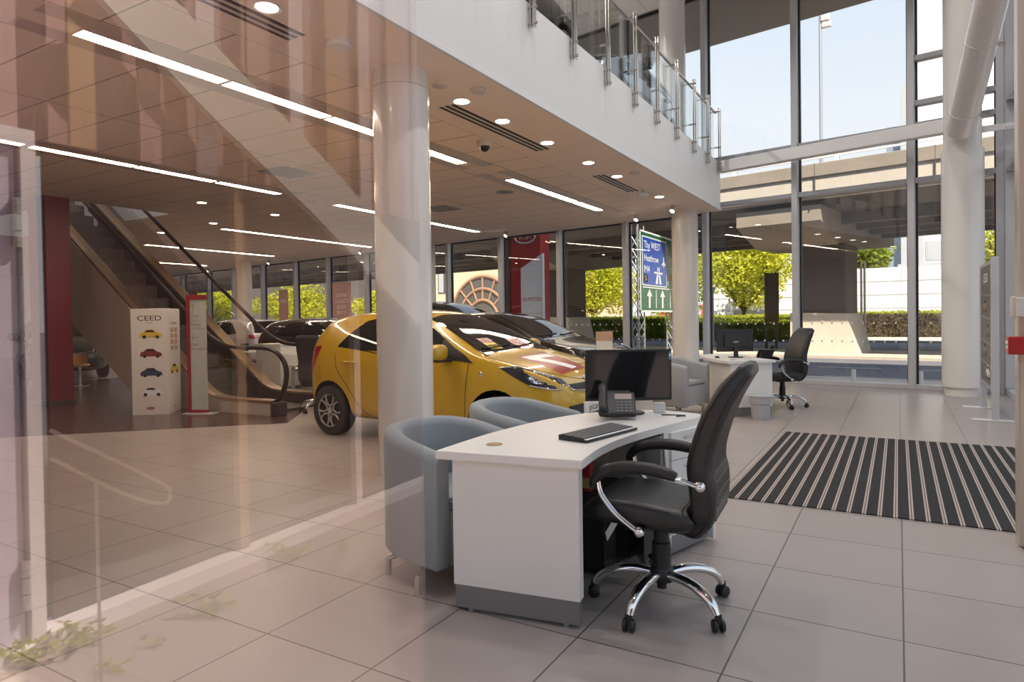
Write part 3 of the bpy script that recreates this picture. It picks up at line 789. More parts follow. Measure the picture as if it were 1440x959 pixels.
# monitors: local front faces -y
def monitor(label, front=True):
    t = thing('monitor', label, 'monitor')
    hw, z0, z1 = .268, .083, .402
    bm = B(); box(bm, -hw, hw, -.012, .022, z0, z1, .005); box(bm, -.17, .17, .02, .045, z0+.06, z1-.06, .012); obj('casing', bm, 'black_plastic', t)
    obj('screen', bx(-hw+.014, hw-.014, -.0135, -.011, z0+.02, z1-.014), 'screen_black', t)
    bm = B(); box(bm, hw-.017, hw-.004, -.0145, -.0125, z1-.066, z1-.016); obj('sticker', bm, 'teal', t)
    bm = B(); box(bm, hw-.0165, hw-.0045, -.0150, -.0143, z1-.046, z1-.030); obj('sticker_patch', bm, 'ink_white', t)
    bm = B(); box(bm, -.03, .03, .022, .055, .012, z0+.12, .006); obj('neck', bm, 'black_plastic', t)
    bm = B(); lathe(bm, [(0, 0), (.10, 0), (.105, .004), (.10, .010), (.03, .014), (0, .014)], 36, c=(0, .03, 0)); obj('base', bm, 'black_plastic', t, smooth=40)
    if not front: obj('maker_label', bx(-.04, .04, .0450, .0462, .21, .235), 'ink_grey', t)
    return t
mn = monitor('black monitor with dark screen on the near desk'); place(mn, (-1.455, 3.915, .7515), math.radians(30.3))
mf = monitor('black monitor seen from behind on the farther desk', False); place(mf, (-2.02, 9.75, .751), math.radians(30.3+180+6))

def desk_phone(label):
    """keypad faces -y; handset on the left"""
    t = thing('desk_phone', label, 'telephone')
    mx = Matrix.Translation((0, .0, .0)) @ Matrix.Rotation(math.radians(38), 4, 'X')
    bm = B(); box(bm, -.10, .115, -.085, .10, .055, .085, .008, mx=Matrix.Translation((0, 0, 0)) @ mx); obj('body', bm, 'black_plastic', t)
    bm = B(); prism(bm, [(-.105, .0), (.02, .0), (.095, .115), (.08, .13), (-.105, .02)], -.07, .09, Matrix(((0, 0, 1, 0), (1, 0, 0, 0), (0, 1, 0, 0), (0, 0, 0, 1)))); obj('foot_stand', bm, 'black_plastic', t)
    ds = obj('display', bx(-.005, .095, .035, .080, .0855, .0868, mx=mx), 'lcd', t)
    for r_ in range(4):
        for c_ in range(4):
            bm = B(); box(bm, .0+c_*.025, .017+c_*.025, -.07+r_*.024, -.056+r_*.024, .0845, .0885, .0015, mx=mx); k_ = obj('key', bm, 'key_grey', t)
    bm = B(); pts = [mx @ Vector((-.075, y, z)) for y, z in ((-.10, .098), (-.085, .118), (-.03, .128), (.04, .128), (.10, .118), (.115, .098))]
    tube(bm, spline(pts, 5), lerp_list([.021, .029, .022, .022, .029, .021], 26), 14); obj('handset', bm, 'black_plastic', t, smooth=60)
    bm = B(); p0 = mx @ Vector((-.075, -.10, .09)); pts = []
    for k in range(140):
        s_ = k/139; c = Vector((p0.x-.03+.16*s_, p0.y-.03-.05*math.sin(s_*PI), .016+.03*max(0, .25-s_)))
        pts.append(c+Vector((.0, .009*math.cos(k*.9), .009*math.sin(k*.9))))
    tube(bm, pts, .003, 5); obj('coiled_cord', bm, 'black_plastic', t, smooth=60)
    return t
ph = desk_phone('black desk phone with angled keypad in front of the near monitor'); place(ph, (-1.475, 3.745, .775), math.radians(24))
ph2 = copy_tree(ph); place(ph2, (-1.60, 9.82, .75), math.radians(205), 'black desk phone beside the monitor on the farther desk')
t = thing('keyboard', 'black slim keyboard lying on the near desk', 'keyboard', (-1.335, 3.16, .7515), math.radians(79))
bm = B(); prism(bm, [(-.085, 0), (.085, 0), (.085, .014), (-.085, .024)], -.235, .235, Matrix(((0, 0, 1, 0), (-1, 0, 0, 0), (0, 1, 0, 0), (0, 0, 0, 1)))); obj('tray', bm, 'black_gloss', t)
def keytop(y): return .0195+(y)*.0588
bm = B(); prism(bm, [(-.235, -.0855), (.235, -.0855), (.235, -.068), (-.235, -.068)], .0143, .0165); obj('palm_edge', bm, 'board_white', t)
bm = B()
for r_ in range(5):
    for c_ in range(15):
        x0 = -.222+c_*.0298; y0 = -.060+r_*.0275; z = keytop(y0+.012)
        box(bm, x0, x0+.025, y0, y0+.022, z-.003, z+.004, .0012, 1)
kk = obj('keys', bm, 'key_grey', t); kk['kind'] = 'stuff'
meta(obj('card_holder', bx(-.034, .034, -.025, .025, 0, .062, .004), 'paper', loc=(-1.305, 4.06, .75)), 'small white card holder box right of the near monitor', 'box').rotation_euler = (0, 0, math.radians(30))
t = thing('computer_mouse', 'black computer mouse on the farther desk left of its monitor', 'mouse', (-2.22, 9.55, .75), math.radians(30))
def blob(bm, c, r, seg=16): lathe(bm, [(r[0]*math.sin(a), -r[2]*math.cos(a)) for a in [PI*k/10 for k in range(11)]], seg, c=c)
bm = B(); blob(bm, (0, 0, .0), (.035, .05, .03)); bmesh.ops.delete(bm, geom=[v for v in bm.verts if v.co.z < -.001], context='VERTS'); obj('shell', bm, 'black_plastic', t, smooth=60)
obj('scroll_wheel', bx(-.004, .004, .008, .024, .022, .032, .002), 'grey_plastic', t)
t = thing('computer_mouse', 'small dark cable puck behind the near phone', 'cable', (-1.25, 3.93, .757))
bm = B(); tube(bm, spline([(.0, .0, 0), (.08, .05, -.005), (.14, .02, .0), (.1, -.03, 0)], 8), .004, 6); obj('cable', bm, 'black_plastic', t)
t.name = 'cable'
# computer tower, floor things under the near desk
t = thing('computer_tower', 'black computer tower standing under the near desk', 'computer', (-1.475, 3.38, 0), math.radians(-4))
obj('case', bx(-.17, .16, -.20, .20, .02, .43, .006), 'black_plastic', t)
obj('side_panel', bx(.161, .170, -.20, .20, .03, .42, .002), 'black_gloss', t)
obj('front_bezel', bx(-.15, .15, .20, .215, .03, .42, .003), 'grey_plastic', t)
bm = B()
for x in (-.14, .13):
    for y in (-.17, .17): cyl(bm, (x, y, 0), (x, y, .02), .015, seg=10)
obj('foot', bm, 'black_plastic', t)
mxs = plane_mx((.172, 0, .30), (0, .9, .42), (0, -.42, .9))
bm = B(); flat(bm, [(-.20, -.028), (.20, -.028), (.20, .028), (-.20, .028)], mxs, .001); lb = obj('label_strip', bm, 'paper', t)
text('label_lettering', 'FOR INTERNAL USE', .022, 'ink_grey', plane_mx((.1735, 0, .30), (0, .9, .42), (0, -.42, .9)), t)
bm = B(); box(bm, -.045, .045, -.03, .03, 0, .17, .003); o = obj('snack_carton', bm, 'carton_red', loc=(-1.46, 3.24, .43)); meta(o, 'red and tan carton standing on the computer tower under the desk', 'carton')
obj('carton_band', bx(-.0455, .0455, -.0305, .0305, .02, .075), 'carton_tan', o)
# power box and cable at the desk pedestal
t = thing('cable_riser', 'grey cable riser post with socket under the near desk', 'cable riser', (-1.17, 3.51, 0), math.radians(10))
obj('post', bx(-.05, .05, -.03, .03, .0, .70, .004), 'plinth_grey', t); obj('socket', bx(.05, .10, -.03, .03, .10, .16, .006), 'chrome', t)
bm = B(); tube(bm, spline([(.08, 0, .16), (.10, .02, .25), (.075, .01, .45), (.06, 0, .66)], 6), .006, 8); obj('cable', bm, 'steel', t, smooth=60)
# waste bin
t = thing('waste_bin', 'light grey plastic waste bin beside the farther desk', 'bin', (-1.55, 9.02, 0))
bm = B(); lathe(bm, [(0, 0), (.105, 0), (.108, .01), (.125, .20), (.138, .205), (.148, .30), (.152, .305), (.148, .308), (.135, .21), (.12, .20), (.10, .012), (0, .012)], 40); obj('body', bm, 'bin_plastic', t, smooth=30)
bm = B(); lathe(bm, [(.149, .296), (.156, .300), (.156, .308), (.149, .311)], 40); obj('rim', bm, 'bin_plastic', t, smooth=50)
# entrance mat
bm = B(); vs = [(-1.145, 5.02), (1.47, 5.02), (1.47, 8.13), (-1.145, 8.13)]; prism(bm, vs, 0, .008)
o = meta(obj('entrance_mat', bm, 'mat_stripes'), 'black and beige striped entrance mat on the tiled floor', 'mat')
# poster stand
t = thing('poster_stand', 'tall white framed stand with brown car poster by the corner column', 'poster stand', (1.03, 10.7, 0))
for y in (-.64, .66):
    obj('post', bx(-.04, .04, y-.035, y+.035, .012, 2.0 if y > 0 else 2.03, .004), 'alu_light', t)
    obj('base_plate', bx(-.24, .19, y-.07, y+.07, 0, .012, .003), 'white_paint', t)
pn = obj('poster_panel', bx(-.028, .0, -.605, .625, .40, 1.965), 'poster_brown', t)
bm = B()
for z in (.39, 1.965): box(bm, -.034, .012, -.61, .63, z-.015, z+.03)
obj('clamp_rail', bm, 'alu_grey', t)
mxp = plane_mx((-.029, .0, 0), (0, -1, 0), (0, 0, 1))
text('title_lettering', 'CEED', .17, 'ink_white', plane_mx((-.0295, .05, 1.79), (0, -1, 0), (0, 0, 1)), pn, squash=1.25)
bm = B()
for z in (1.60, 1.30, .98, .70): flat(bm, [(-.6, z-.006), (.6, z-.05), (.6, z-.044), (-.6, z)], mxp, .0012)
obj('divider', bm, 'alu_light', pn)
def car_picture(bm_list, cx, cz, w, mx, th=.0012):
    """flat printed car: body + windows + wheels as thin layers"""
    body = [(-.5, -.08), (-.47, .06), (-.33, .12), (-.20, .24), (.10, .25), (.27, .11), (.44, .06), (.5, -.04), (.48, -.12), (-.46, -.13)]
    win = [(-.28, .12), (-.17, .21), (.08, .22), (.20, .11)]
    for (bm, which) in bm_list:
        if which == 'body': flat(bm, [(cx+x*w, cz+y*w) for x, y in body], mx, th)
        else:
            flat(bm, [(cx+x*w, cz+y*w) for x, y in win], mx, th*1.5)
            for q in (-.29, .30): flat(bm, [(cx+(q+.085*math.cos(a))*w, cz+(-.11+.085*math.sin(a))*w) for a in [2*PI*k/14 for k in range(14)]], mx, th*1.8)
bb = [B(), B(), B(), B()]; wb = B()
for k, (cx, cz) in enumerate(((-.12, 1.42), (.22, 1.10), (-.12, .84), (.2, .56))): car_picture([(bb[k], 'body'), (wb, 'w')], cx, cz, .42, mxp)
for k, m_ in enumerate(('decal_red', 'ink_grey', 'navy_print', 'ink_white')): obj('car_picture', bb[k], m_, pn)
obj('picture_detail', wb, 'ink_black', pn)

# ------------------------------------------------------------------ showroom totems, escalator
t = thing('display_totem', 'white square totem with four car pictures near the escalator', 'totem', (-9.72, 5.93, 0), math.radians(38))
bo = obj('body', bx(-.26, .25, -.26, .24, 0, 1.575, .004), 'totem_white', t)
fm = plane_mx((-.005, -.261, 0), (1, 0, 0), (0, 0, 1))
text('title_lettering', 'CEED', .105, 'ink_black', plane_mx((0, -.261, 1.43), (1, 0, 0), (0, 0, 1)), bo, squash=1.35)
text('subtitle_lettering', 'RANGE', .026, 'ink_grey', plane_mx((0, -.261, 1.36), (1, 0, 0), (0, 0, 1)), bo)
cols = ['decal_yellow', 'red_print', 'navy_print', 'ink_white']; wb = B()
for k in range(4):
    b1 = B(); car_picture([(b1, 'body'), (wb, 'w')], .02, 1.19-.285*k, .31, fm); obj('car_picture', b1, cols[k], bo)
obj('picture_detail', wb, 'ink_black', bo)
bm = B(); flat(bm, [(.055*math.cos(a), .10+.022*math.sin(a)) for a in [2*PI*k/24 for k in range(24)]], fm, .0012); obj('badge', bm, 'decal_red', bo)
text('badge_lettering', 'KIA', .03, 'totem_white', plane_mx((-.005, -.2625, .10), (1, 0, 0), (0, 0, 1)), bo, squash=1.3)
sm = plane_mx((.251, -.01, 0), (0, 1, 0), (0, 0, 1))
text('side_lettering', 'Optional', .07, 'ink_grey', plane_mx((.2512, -.01, 1.36), (0, 1, 0), (0, 0, 1)), bo)
bm = B()
for r_ in range(4):
    for c_ in range(2): flat(bm, [(-.14+c_*.16, 1.22-r_*.09), (-.02+c_*.16, 1.22-r_*.09), (-.02+c_*.16, 1.29-r_*.09), (-.14+c_*.16, 1.29-r_*.09)], sm, .001)
obj('option_swatch', bm, 'tan_card', bo)
b1, wb = B(), B(); car_picture([(b1, 'body'), (wb, 'w')], 0, .66, .34, sm); obj('car_picture', b1, 'decal_yellow', bo); obj('picture_detail', wb, 'ink_black', bo)
text('badge_lettering', 'KIA', .03, 'decal_red', plane_mx((.2512, -.01, .10), (0, 1, 0), (0, 0, 1)), bo)

t = thing('directory_sign', 'slim glass directory sign with red edge before the escalator', 'sign', (-9.0, 6.13, 0), math.radians(26))
obj('base_plate', bx(-.22, .26, -.12, .10, 0, .015, .004), 'alu_light', t)
pn = obj('panel', bx(-.13, .125, -.015, .015, .03, 1.73), 'sign_glass', t)
bm = B(); box(bm, -.165, -.115, -.028, .028, .015, 1.77); box(bm, -.165, .13, -.028, .028, 1.70, 1.77); box(bm, -.165, .13, -.028, .028, .015, .06)
obj('red_frame', bm, 'sign_red', t)
bm = B(); pm = plane_mx((0, -.016, 0), (1, 0, 0), (0, 0, 1))
flat(bm, [(-.075, 1.50), (-.067, 1.50), (-.067, 1.63), (-.075, 1.63)], pm); flat(bm, [(-.115, 1.59), (-.071, 1.64), (-.027, 1.59), (-.035, 1.585), (-.071, 1.625), (-.107, 1.585)], pm)
flat(bm, [(-.09, 1.13), (.02, 1.13), (.02, 1.138), (-.09, 1.138)], pm); flat(bm, [(-.055, 1.09), (-.10, 1.134), (-.055, 1.178), (-.05, 1.172), (-.088, 1.134), (-.05, 1.096)], pm)
obj('arrow', bm, 'ink_grey', pn)
for k, s_ in enumerate(['Used', 'Car', 'display', '1st Floor']): text('lettering', s_, .062, 'ink_grey', plane_mx((-.11, -.0165, 1.455-k*.062), (1, 0, 0), (0, 0, 1)), pn, align='LEFT')
for k, s_ in enumerate(['Main', 'Reception']): text('lettering', s_, .062, 'ink_grey', plane_mx((-.11, -.0165, 1.03-k*.062), (1, 0, 0), (0, 0, 1)), pn, align='LEFT')

esc = thing('escalator', 'escalator with dark handrails rising to the upper floor', 'escalator', (-8.0, 7.05, 0))
tan = .70
def dk(x, off=0.):   # deck height along the flight, x relative to -8
    return .22+off if x > -1.15 else .22+off+(-1.15-x)*tan
XT = -6.6
for sy_, nm, xe in ((-.55, 'near', .22), (.55, 'far', .22)):
    y = sy_
    path = spline([(xe, y, .22), (-.8, y, .22), (-1.25, y, .30), (-1.7, y, .60), (-3.5, y, .60+1.8*tan), (XT, y, .60+(XT+1.7)*-tan)], 6)
    bm = B(); loft(bm, [[p+Vector((0, a_, b_)) for a_, b_ in ((-.10, 0), (.10, 0), (.10, -.05), (-.10, -.05))] for p in path]); obj('deck', bm, 'brass', esc)
    bm = B(); loft(bm, [[p+Vector((0, a_, b_)) for a_, b_ in ((-.004, .0), (.004, 0), (.004, .58), (-.004, .58))] for p in path[2:]]); obj('balustrade_panel', bm, 'esc_glass', esc)
    bm = B(); loft(bm, [[p+Vector((0, a_-sy_*.19, b_)) for a_, b_ in ((-.008, -.03), (.008, -.03), (.008, -.30), (-.008, -.30))] for p in path]); obj('skirt', bm, 'esc_dark', esc)
    hx = [(.10, y, .16), (.30, y, .24), (.42, y, .42), (.46, y, .62), (.40, y, .80), (.22, y, .93), (-.05, y, .97), (-.6, y, .975), (-.95, y, 1.02), (-1.35, y, 1.20), (-1.9, y, 1.57), (-3.5, y, 2.69), (XT, y, 2.69+3.1*tan)]
    bm = B(); tube(bm, [Vector(p)+Vector((xe-.22, 0, 0)) for p in spline(hx, 6)], .042, 12, flat=.7); obj('handrail', bm, 'rubber', esc, smooth=60)
    # truss cladding below the deck, down to the floor at the bottom landing
    bm = B(); mxy = Matrix(((1, 0, 0, 0), (0, 0, -1, y+(.10 if sy_ > 0 else -.085)), (0, 1, 0, 0), (0, 0, 0, 1)))
    prism(bm, [(xe, 0), (xe, .168), (-.85, .168), (-1.25, .25), (-1.72, .55), (XT, .55+(-1.72-XT)*tan), (XT, -.28+(-2.9-XT)*tan+.0), (-2.9, 0)], 0, .02, mxy); obj('truss_cladding', bm, 'cladding', esc)
    obj('newel_box', bx(xe, xe+.14, y-.10, y+.10, 0, .20, .02), 'esc_dark', esc)
bm = B(); mxy = Matrix(((1, 0, 0, 0), (0, 0, -1, .5), (0, 1, 0, 0), (0, 0, 0, 1)))
prism(bm, [(-2.9, -.0), (-2.9, .02), (XT, .02-.28+(-2.9-XT)*tan), (XT, -.28+(-2.9-XT)*tan)], 0, 1.0, mxy); obj('soffit', bm, 'cladding', esc)
obj('landing_plate', bx(-1.35, .0, -.42, .42, 0, .03), 'step_metal', esc)
for k in range(18):
    x1 = -1.35-.36*k; z1 = .05+k*.252
    bm = B(); box(bm, x1-.40, x1, -.44, .44, z1-.24, z1)
    for q in range(30): box(bm, x1-.40, x1+.006, -.43+q*.0293, -.43+q*.0293+.012, z1-.20, z1+.008)
    obj('step', bm, 'step_metal', esc)

# red clad pillar left of the escalator
struct('pillar', bx(-12.85, -12.28, 5.62, 6.0, 0, 3.52), 'red_wall')
struct('trim_7', bx(-12.87, -12.26, 5.60, 6.02, 0, .07), 'esc_dark')
# ================================================================== CARS
def interp(tab, x):
    for (x0, v0), (x1, v1) in zip(tab[:-1], tab[1:]):
        if x <= x1: 
            t = 0 if x1 == x0 else max(0, (x-x0)/(x1-x0)); return v0+(v1-v0)*t
    return tab[-1][1]
HATCH = dict(L=3.6, W=.80, r=.295, ax=(.50, 2.90), belt=[(0, 1.02), (.5, 1.02), (1.5, .985), (2.6, .945), (3.6, .9)],
    zt=[(0, .58), (.015, .80), (.05, 1.0), (.13, 1.17), (.22, 1.315), (.32, 1.415), (.6, 1.452), (.9, 1.475), (1.25, 1.485), (1.6, 1.465), (1.85, 1.415), (2.1, 1.31), (2.4, 1.155), (2.68, 1.00), (2.9, .955), (3.15, .90), (3.35, .83), (3.5, .745), (3.57, .67), (3.6, .58)],
    st=[0, .015, .05, .13, .22, .32, .45, .6, .9, 1.25, 1.6, 1.85, 2.1, 2.4, 2.66, 2.78, 2.95, 3.15, 3.35, 3.48, 3.56, 3.6])
SALOON = dict(L=4.6, W=.92, r=.335, ax=(.95, 3.75), belt=[(0, .98), (1, 1.0), (2.2, .98), (3.2, .95), (4.6, .9)],
    zt=[(0, .62), (.02, .86), (.08, 1.0), (.35, 1.09), (.75, 1.22), (1.2, 1.36), (1.7, 1.435), (2.1, 1.45), (2.5, 1.415), (2.8, 1.32), (3.1, 1.18), (3.42, 1.02), (3.7, .975), (4.1, .90), (4.4, .80), (4.52, .70), (4.58, .62), (4.6, .55)],
    st=[0, .02, .08, .2, .4, .8, 1.2, 1.7, 2.1, 2.5, 2.8, 3.1, 3.4, 3.55, 3.8, 4.1, 4.35, 4.5, 4.57, 4.6])
def body_mesh(P):
    L, W = P['L'], P['W']; rings = []
    wt = [(0, .66), (.015, .74), (.05, .82), (.13, .90), (.3, .965), (.6, .99), (L*.45, 1.), (L-.5, .985), (L-.28, .93), (L-.13, .83), (L-.05, .70), (L, .55)]
    zbt = [(0, .40), (.015, .34), (.05, .28), (.2, .21), (.5, .19), (L-.5, .18), (L-.2, .20), (L-.06, .25), (L-.02, .30), (L, .36)]
    for x in P['st']:
        w = W*interp(wt, x); zt = interp(P['zt'], x); zb = interp(zbt, x)
        belt = min(interp(P['belt'], x), zt-.05); h = zt-belt; sh = belt-zb
        wr = w*.945-min(h, .55)*.40-.02
        pts = [(0, zb), (w*.70, zb), (w*.955, zb+.07*sh), (w*.985, zb+.28*sh), (w*1.0, zb+.55*sh), (w*.99, zb+.82*sh), (w*.95, belt), ((w*.95+wr)/2+.012, belt+.52*h), (wr, zt-max(.02, .105*h)), (wr*.62, zt-.012), (0, zt)]
        rings.append([Vector((x, y, z)) for y, z in pts]+[Vector((x, -y, z)) for y, z in pts[-2:0:-1]])
    bm = B(); loft(bm, rings)
    bm = subsurf(bm, 3)
    cut = B()
    for ax in P['ax']:
        for s_ in (-1, 1): cyl(cut, (ax, s_*.42, P['r']*1.02), (ax, s_*1.2, P['r']*1.02), P['r']*1.19, seg=40)
    bm = boolean(bm, cut)
    for f in bm.faces:
        c = f.calc_center_median()
        for ax in P['ax']:
            d = math.hypot(c.x-ax, c.z-P['r']*1.02)
            if d < P['r']*1.195 and (abs(c.y) < W*.86 or abs(d-P['r']*1.19) < .006): f.material_index = 1
    return bm
class Skin:
    """lays panels, glass and lines onto a body surface"""
    def __init__(s, bm): s.t = BVHTree.FromBMesh(bm); s.nv = None
    def near(s, p):
        q, n, i, d = s.t.find_nearest(p); return q, n
    def cast(s, p, d):
        q, n, i, dd = s.t.ray_cast(p, d)
        return (q, n) if q is not None else s.near(p)
    def patch(s, bm, pts, off=.004, mode=None, res=.05, mi=0, smooth_n=0):
        P = [Vector(p) for p in pts]
        if smooth_n: P = spline(P, smooth_n, True)
        b = B(); vs = [b.verts.new(p) for p in P]; b.faces.new(vs)
        bmesh.ops.triangulate(b, faces=b.faces[:])
        for it in range(6):
            es = [e for e in b.edges if e.calc_length() > res]
            if not es: break
            bmesh.ops.subdivide_edges(b, edges=es, cuts=1); bmesh.ops.triangulate(b, faces=[f for f in b.faces if len(f.verts) > 3])
        mp = {}
        for v in b.verts:
            if mode is None: q, n = s.near(v.co)
            else: q, n = s.cast(v.co-Vector(mode)*2, Vector(mode))
            if mode is not None and n.dot(Vector(mode)) > 0: n = -n
            mp[v] = bm.verts.new(q+n*off)
        for f in b.faces:
            try: bm.faces.new([mp[v] for v in f.verts]).material_index = mi
            except ValueError: pass
        b.free()
    def line(s, bm, pts, r=.004, mode=None, n=6, off=0.):
        out = []
        for p in spline(pts, n):
            q, nn = s.near(p) if mode is None else s.cast(p-Vector(mode)*2, Vector(mode)); out.append(q+nn*off)
        tube(bm, out, r, 6)
def wheel(t, P, ax, sd):
    r = P['r']; y = sd*(P['W']-.105)
    bm = B(); hw = .095
    lathe(bm, [(r*.66, -hw), (r*.90, -hw), (r*.985, -hw*.75), (r, -hw*.4), (r, hw*.4), (r*.985, hw*.75), (r*.90, hw), (r*.66, hw), (r*.66, hw*.9), (r*.66, -hw*.9), (r*.66, -hw)], 44, 'y', (ax, y, r), cap=False); ty = obj('wheel', bm, 'tyre', t, smooth=50)
    bm = B(); lathe(bm, [(r*.67, sd*hw*.9), (r*.645, sd*hw*.9), (r*.62, sd*hw*.45), (r*.60, sd*hw*.1), (0, sd*hw*.1)], 44, 'y', (ax, y, r), cap=False); obj('rim_barrel', bm, 'wheel_dark', ty, smooth=40)
    bm = B(); yy = y+sd*hw*.80
    tube(bm, [(ax+r*.655*math.cos(a), yy, r+r*.655*math.sin(a)) for a in [2*PI*k/48 for k in range(49)]], .010, 8)
    for k in range(5):
        a0 = 2*PI*k/5+.31
        loop = [(.17, 0), (.30, -.155), (.48, -.21), (.62, -.20), (.655, 0), (.62, .20), (.48, .21), (.30, .155)]
        pts = [Vector((ax+r*(u*math.cos(a0)-v*math.sin(a0)), yy-sd*(.014 if u < .3 else 0), r+r*(u*math.sin(a0)+v*math.cos(a0)))) for u, v in loop]
        tube(bm, spline(pts+[pts[0]], 4), .0115, 8)
    cyl(bm, (ax, yy-.03*sd, r), (ax, yy+.002*sd, r), r*.13, seg=20)
    obj('alloy_rim', bm, 'alloy', ty, smooth=50)
def make_car(label, P, paint, sc_=(1, 1, 1), detail=2, name='car'):
    t = thing(name, label, 'car')
    L, W = P['L'], P['W']; hatch = P is HATCH
    bm = body_mesh(P); sk = Skin(bm)
    body = obj('body', bm, [paint, 'black_plastic'], t, smooth=40)
    w = W*1.3
    # side glass
    for sd in (-1, 1):
        md = (0, -sd, 0); S = lambda pts: [Vector((x, sd*w, z)) for x, z in pts]
        if hatch:
            rear = [(.62, 1.055), (.72, 1.15), (.93, 1.315), (1.04, 1.355), (1.41, 1.385), (1.425, 1.005), (1.0, 1.02)]
            front = [(1.50, 1.385), (1.72, 1.365), (1.93, 1.285), (2.2, 1.14), (2.42, 1.0), (2.38, .975), (1.495, .995)]
            qt = [(2.40, .985), (2.46, .99), (2.60, .915), (2.57, .90), (2.33, .955), (2.30, .975), (2.22, 1.11)]
            sail = [(2.17, 1.145), (2.50, .985), (2.62, .905), (2.30, .935), (2.20, .965)]
        else:
            rear = [(.95, 1.07), (1.2, 1.20), (1.55, 1.31), (1.95, 1.35), (2.06, 1.35), (2.10, 1.01), (1.3, 1.02)]
            front = [(2.16, 1.35), (2.45, 1.325), (2.72, 1.245), (3.02, 1.11), (3.25, 1.0), (3.2, .98), (2.15, 1.0)]
            sail = [(3.0, 1.115), (3.28, .995), (3.40, .96), (3.1, .97)]
        for nm, pts in (('rear_side_window', rear), ('front_side_window', front)):
            bm = B(); sk.patch(bm, S(pts), .004, md); obj(nm, bm, 'car_glass', t, smooth=60)
            bm = B(); sk.line(bm, S(pts+[pts[0]]), .006, md, n=1 if 0 else 4); obj('window_seal', bm, 'black_gloss', t, smooth=60)
        bm = B(); sk.patch(bm, S(sail), .006, md); obj('sail_panel', bm, 'black_plastic', t, smooth=60)
        # mirror
        mxx = 2.30 if hatch else 3.05; mz = 1.005
        bm = B(); rings = []
        for k in range(9):
            a = PI*k/8; q = math.sin(a)**.6; yy = sd*(W*1.01+.115-.115*math.cos(a))
            rings.append(rrect_ring(Vector((mxx-.01*q, yy, mz+.012)), Vector((1, 0, 0)), Vector((0, 0, 1)), .075*q+.004, .082*q+.004, (.05*q+.003), 4))
        loft(bm, rings); mi_ = obj('door_mirror', bm, paint, t, smooth=60)
        bm = B(); box(bm, mxx-.07, mxx+.05, min(sd*W*.93, sd*(W+.2)), max(sd*W*.93, sd*(W+.2)), mz-.085, mz-.060, .01); obj('mirror_arm', bm, 'black_plastic', mi_)
        # door handles, shut lines
        for hx in ((.86, 1.72) if hatch else (1.25, 2.30)):
            hz = .875 if hatch else .90
            q, n = sk.cast(Vector((hx, sd*2, hz)), Vector((0, -sd, 0)))
            bm = B(); tube(bm, spline([q+Vector((-.10, 0, 0)), q+Vector((-.08, sd*.022, .004)), q+Vector((0, sd*.032, .006)), q+Vector((.08, sd*.022, .004)), q+Vector((.10, 0, 0))], 5), .014, 10, flat=.8); obj('door_handle', bm, paint, t, smooth=60)
            bm = B(); sk.patch(bm, [Vector((hx+.055*math.cos(a), sd*w, hz+.032*math.sin(a))) for a in [2*PI*k/18 for k in range(18)]], .002, md); obj('handle_recess', bm, 'wheel_dark' if detail < 2 else paint, t)
        bm = B()
        if hatch: LN = [[(.60, .98), (.64, .80), (.82, .60), (.98, .40), (1.15, .27), (1.4, .235)], [(1.47, 1.38), (1.45, 1.0), (1.44, .6), (1.43, .23)], [(2.56, .90), (2.54, .7), (2.52, .45), (2.50, .23)], [(1.2, .235), (2.5, .225)]]
        else: LN = [[(1.0, 1.0), (1.1, .8), (1.3, .5), (1.4, .25)], [(2.12, 1.35), (2.12, 1.0), (2.12, .25)], [(3.32, .97), (3.30, .7), (3.26, .25)]]
        for ln in LN: sk.line(bm, S(ln), .0035, md)
        obj('door_seam', bm, 'wheel_dark', t)
    # windscreen, rear screen
    A = (2.66, 1.86) if hatch else (3.42, 2.48)
    z0, z1 = interp(P['zt'], A[0])-.0, interp(P['zt'], A[1])
    ws = [(-.66, z0-.035), (-.635, z0+.05), (-.50, z1-.045), (-.30, z1-.012), (0, z1), (.30, z1-.012), (.50, z1-.045), (.635, z0+.05), (.66, z0-.035), (.35, z0+.0), (0, z0+.012), (-.35, z0)]
    k = W/.80
    bm = B(); sk.patch(bm, [Vector((L+.5, y*k, z)) for y, z in ws], .004, (-1, 0, 0)); wsc = obj('windscreen', bm, 'car_glass', t, smooth=60)
    bm = B()
    for a_, b_ in ((-.55, -.02), (.02, .50)):
        q = []
        for m_ in range(6):
            y = a_+(b_-a_)*m_/5; p, n = sk.cast(Vector((L+1, y*k, z0+.02+.012*(m_ == 0)+.006*m_)), Vector((-1, 0, 0))); q.append(p+n*.012)
        tube(bm, q, .008, 6)
    obj('wiper', bm, 'black_plastic', wsc)
    zr = (1.06, 1.38) if hatch else (1.06, 1.33)
    bm = B(); sk.patch(bm, [Vector((-.5, y*k, z)) for y, z in ((-.60, zr[0]), (-.50, zr[1]), (0, zr[1]+.02), (.50, zr[1]), (.60, zr[0]), (0, zr[0]-.02))], .004, (1, 0, 0)); obj('rear_screen', bm, 'car_glass', t, smooth=60)
    # lamps
    e_ = L-3.6
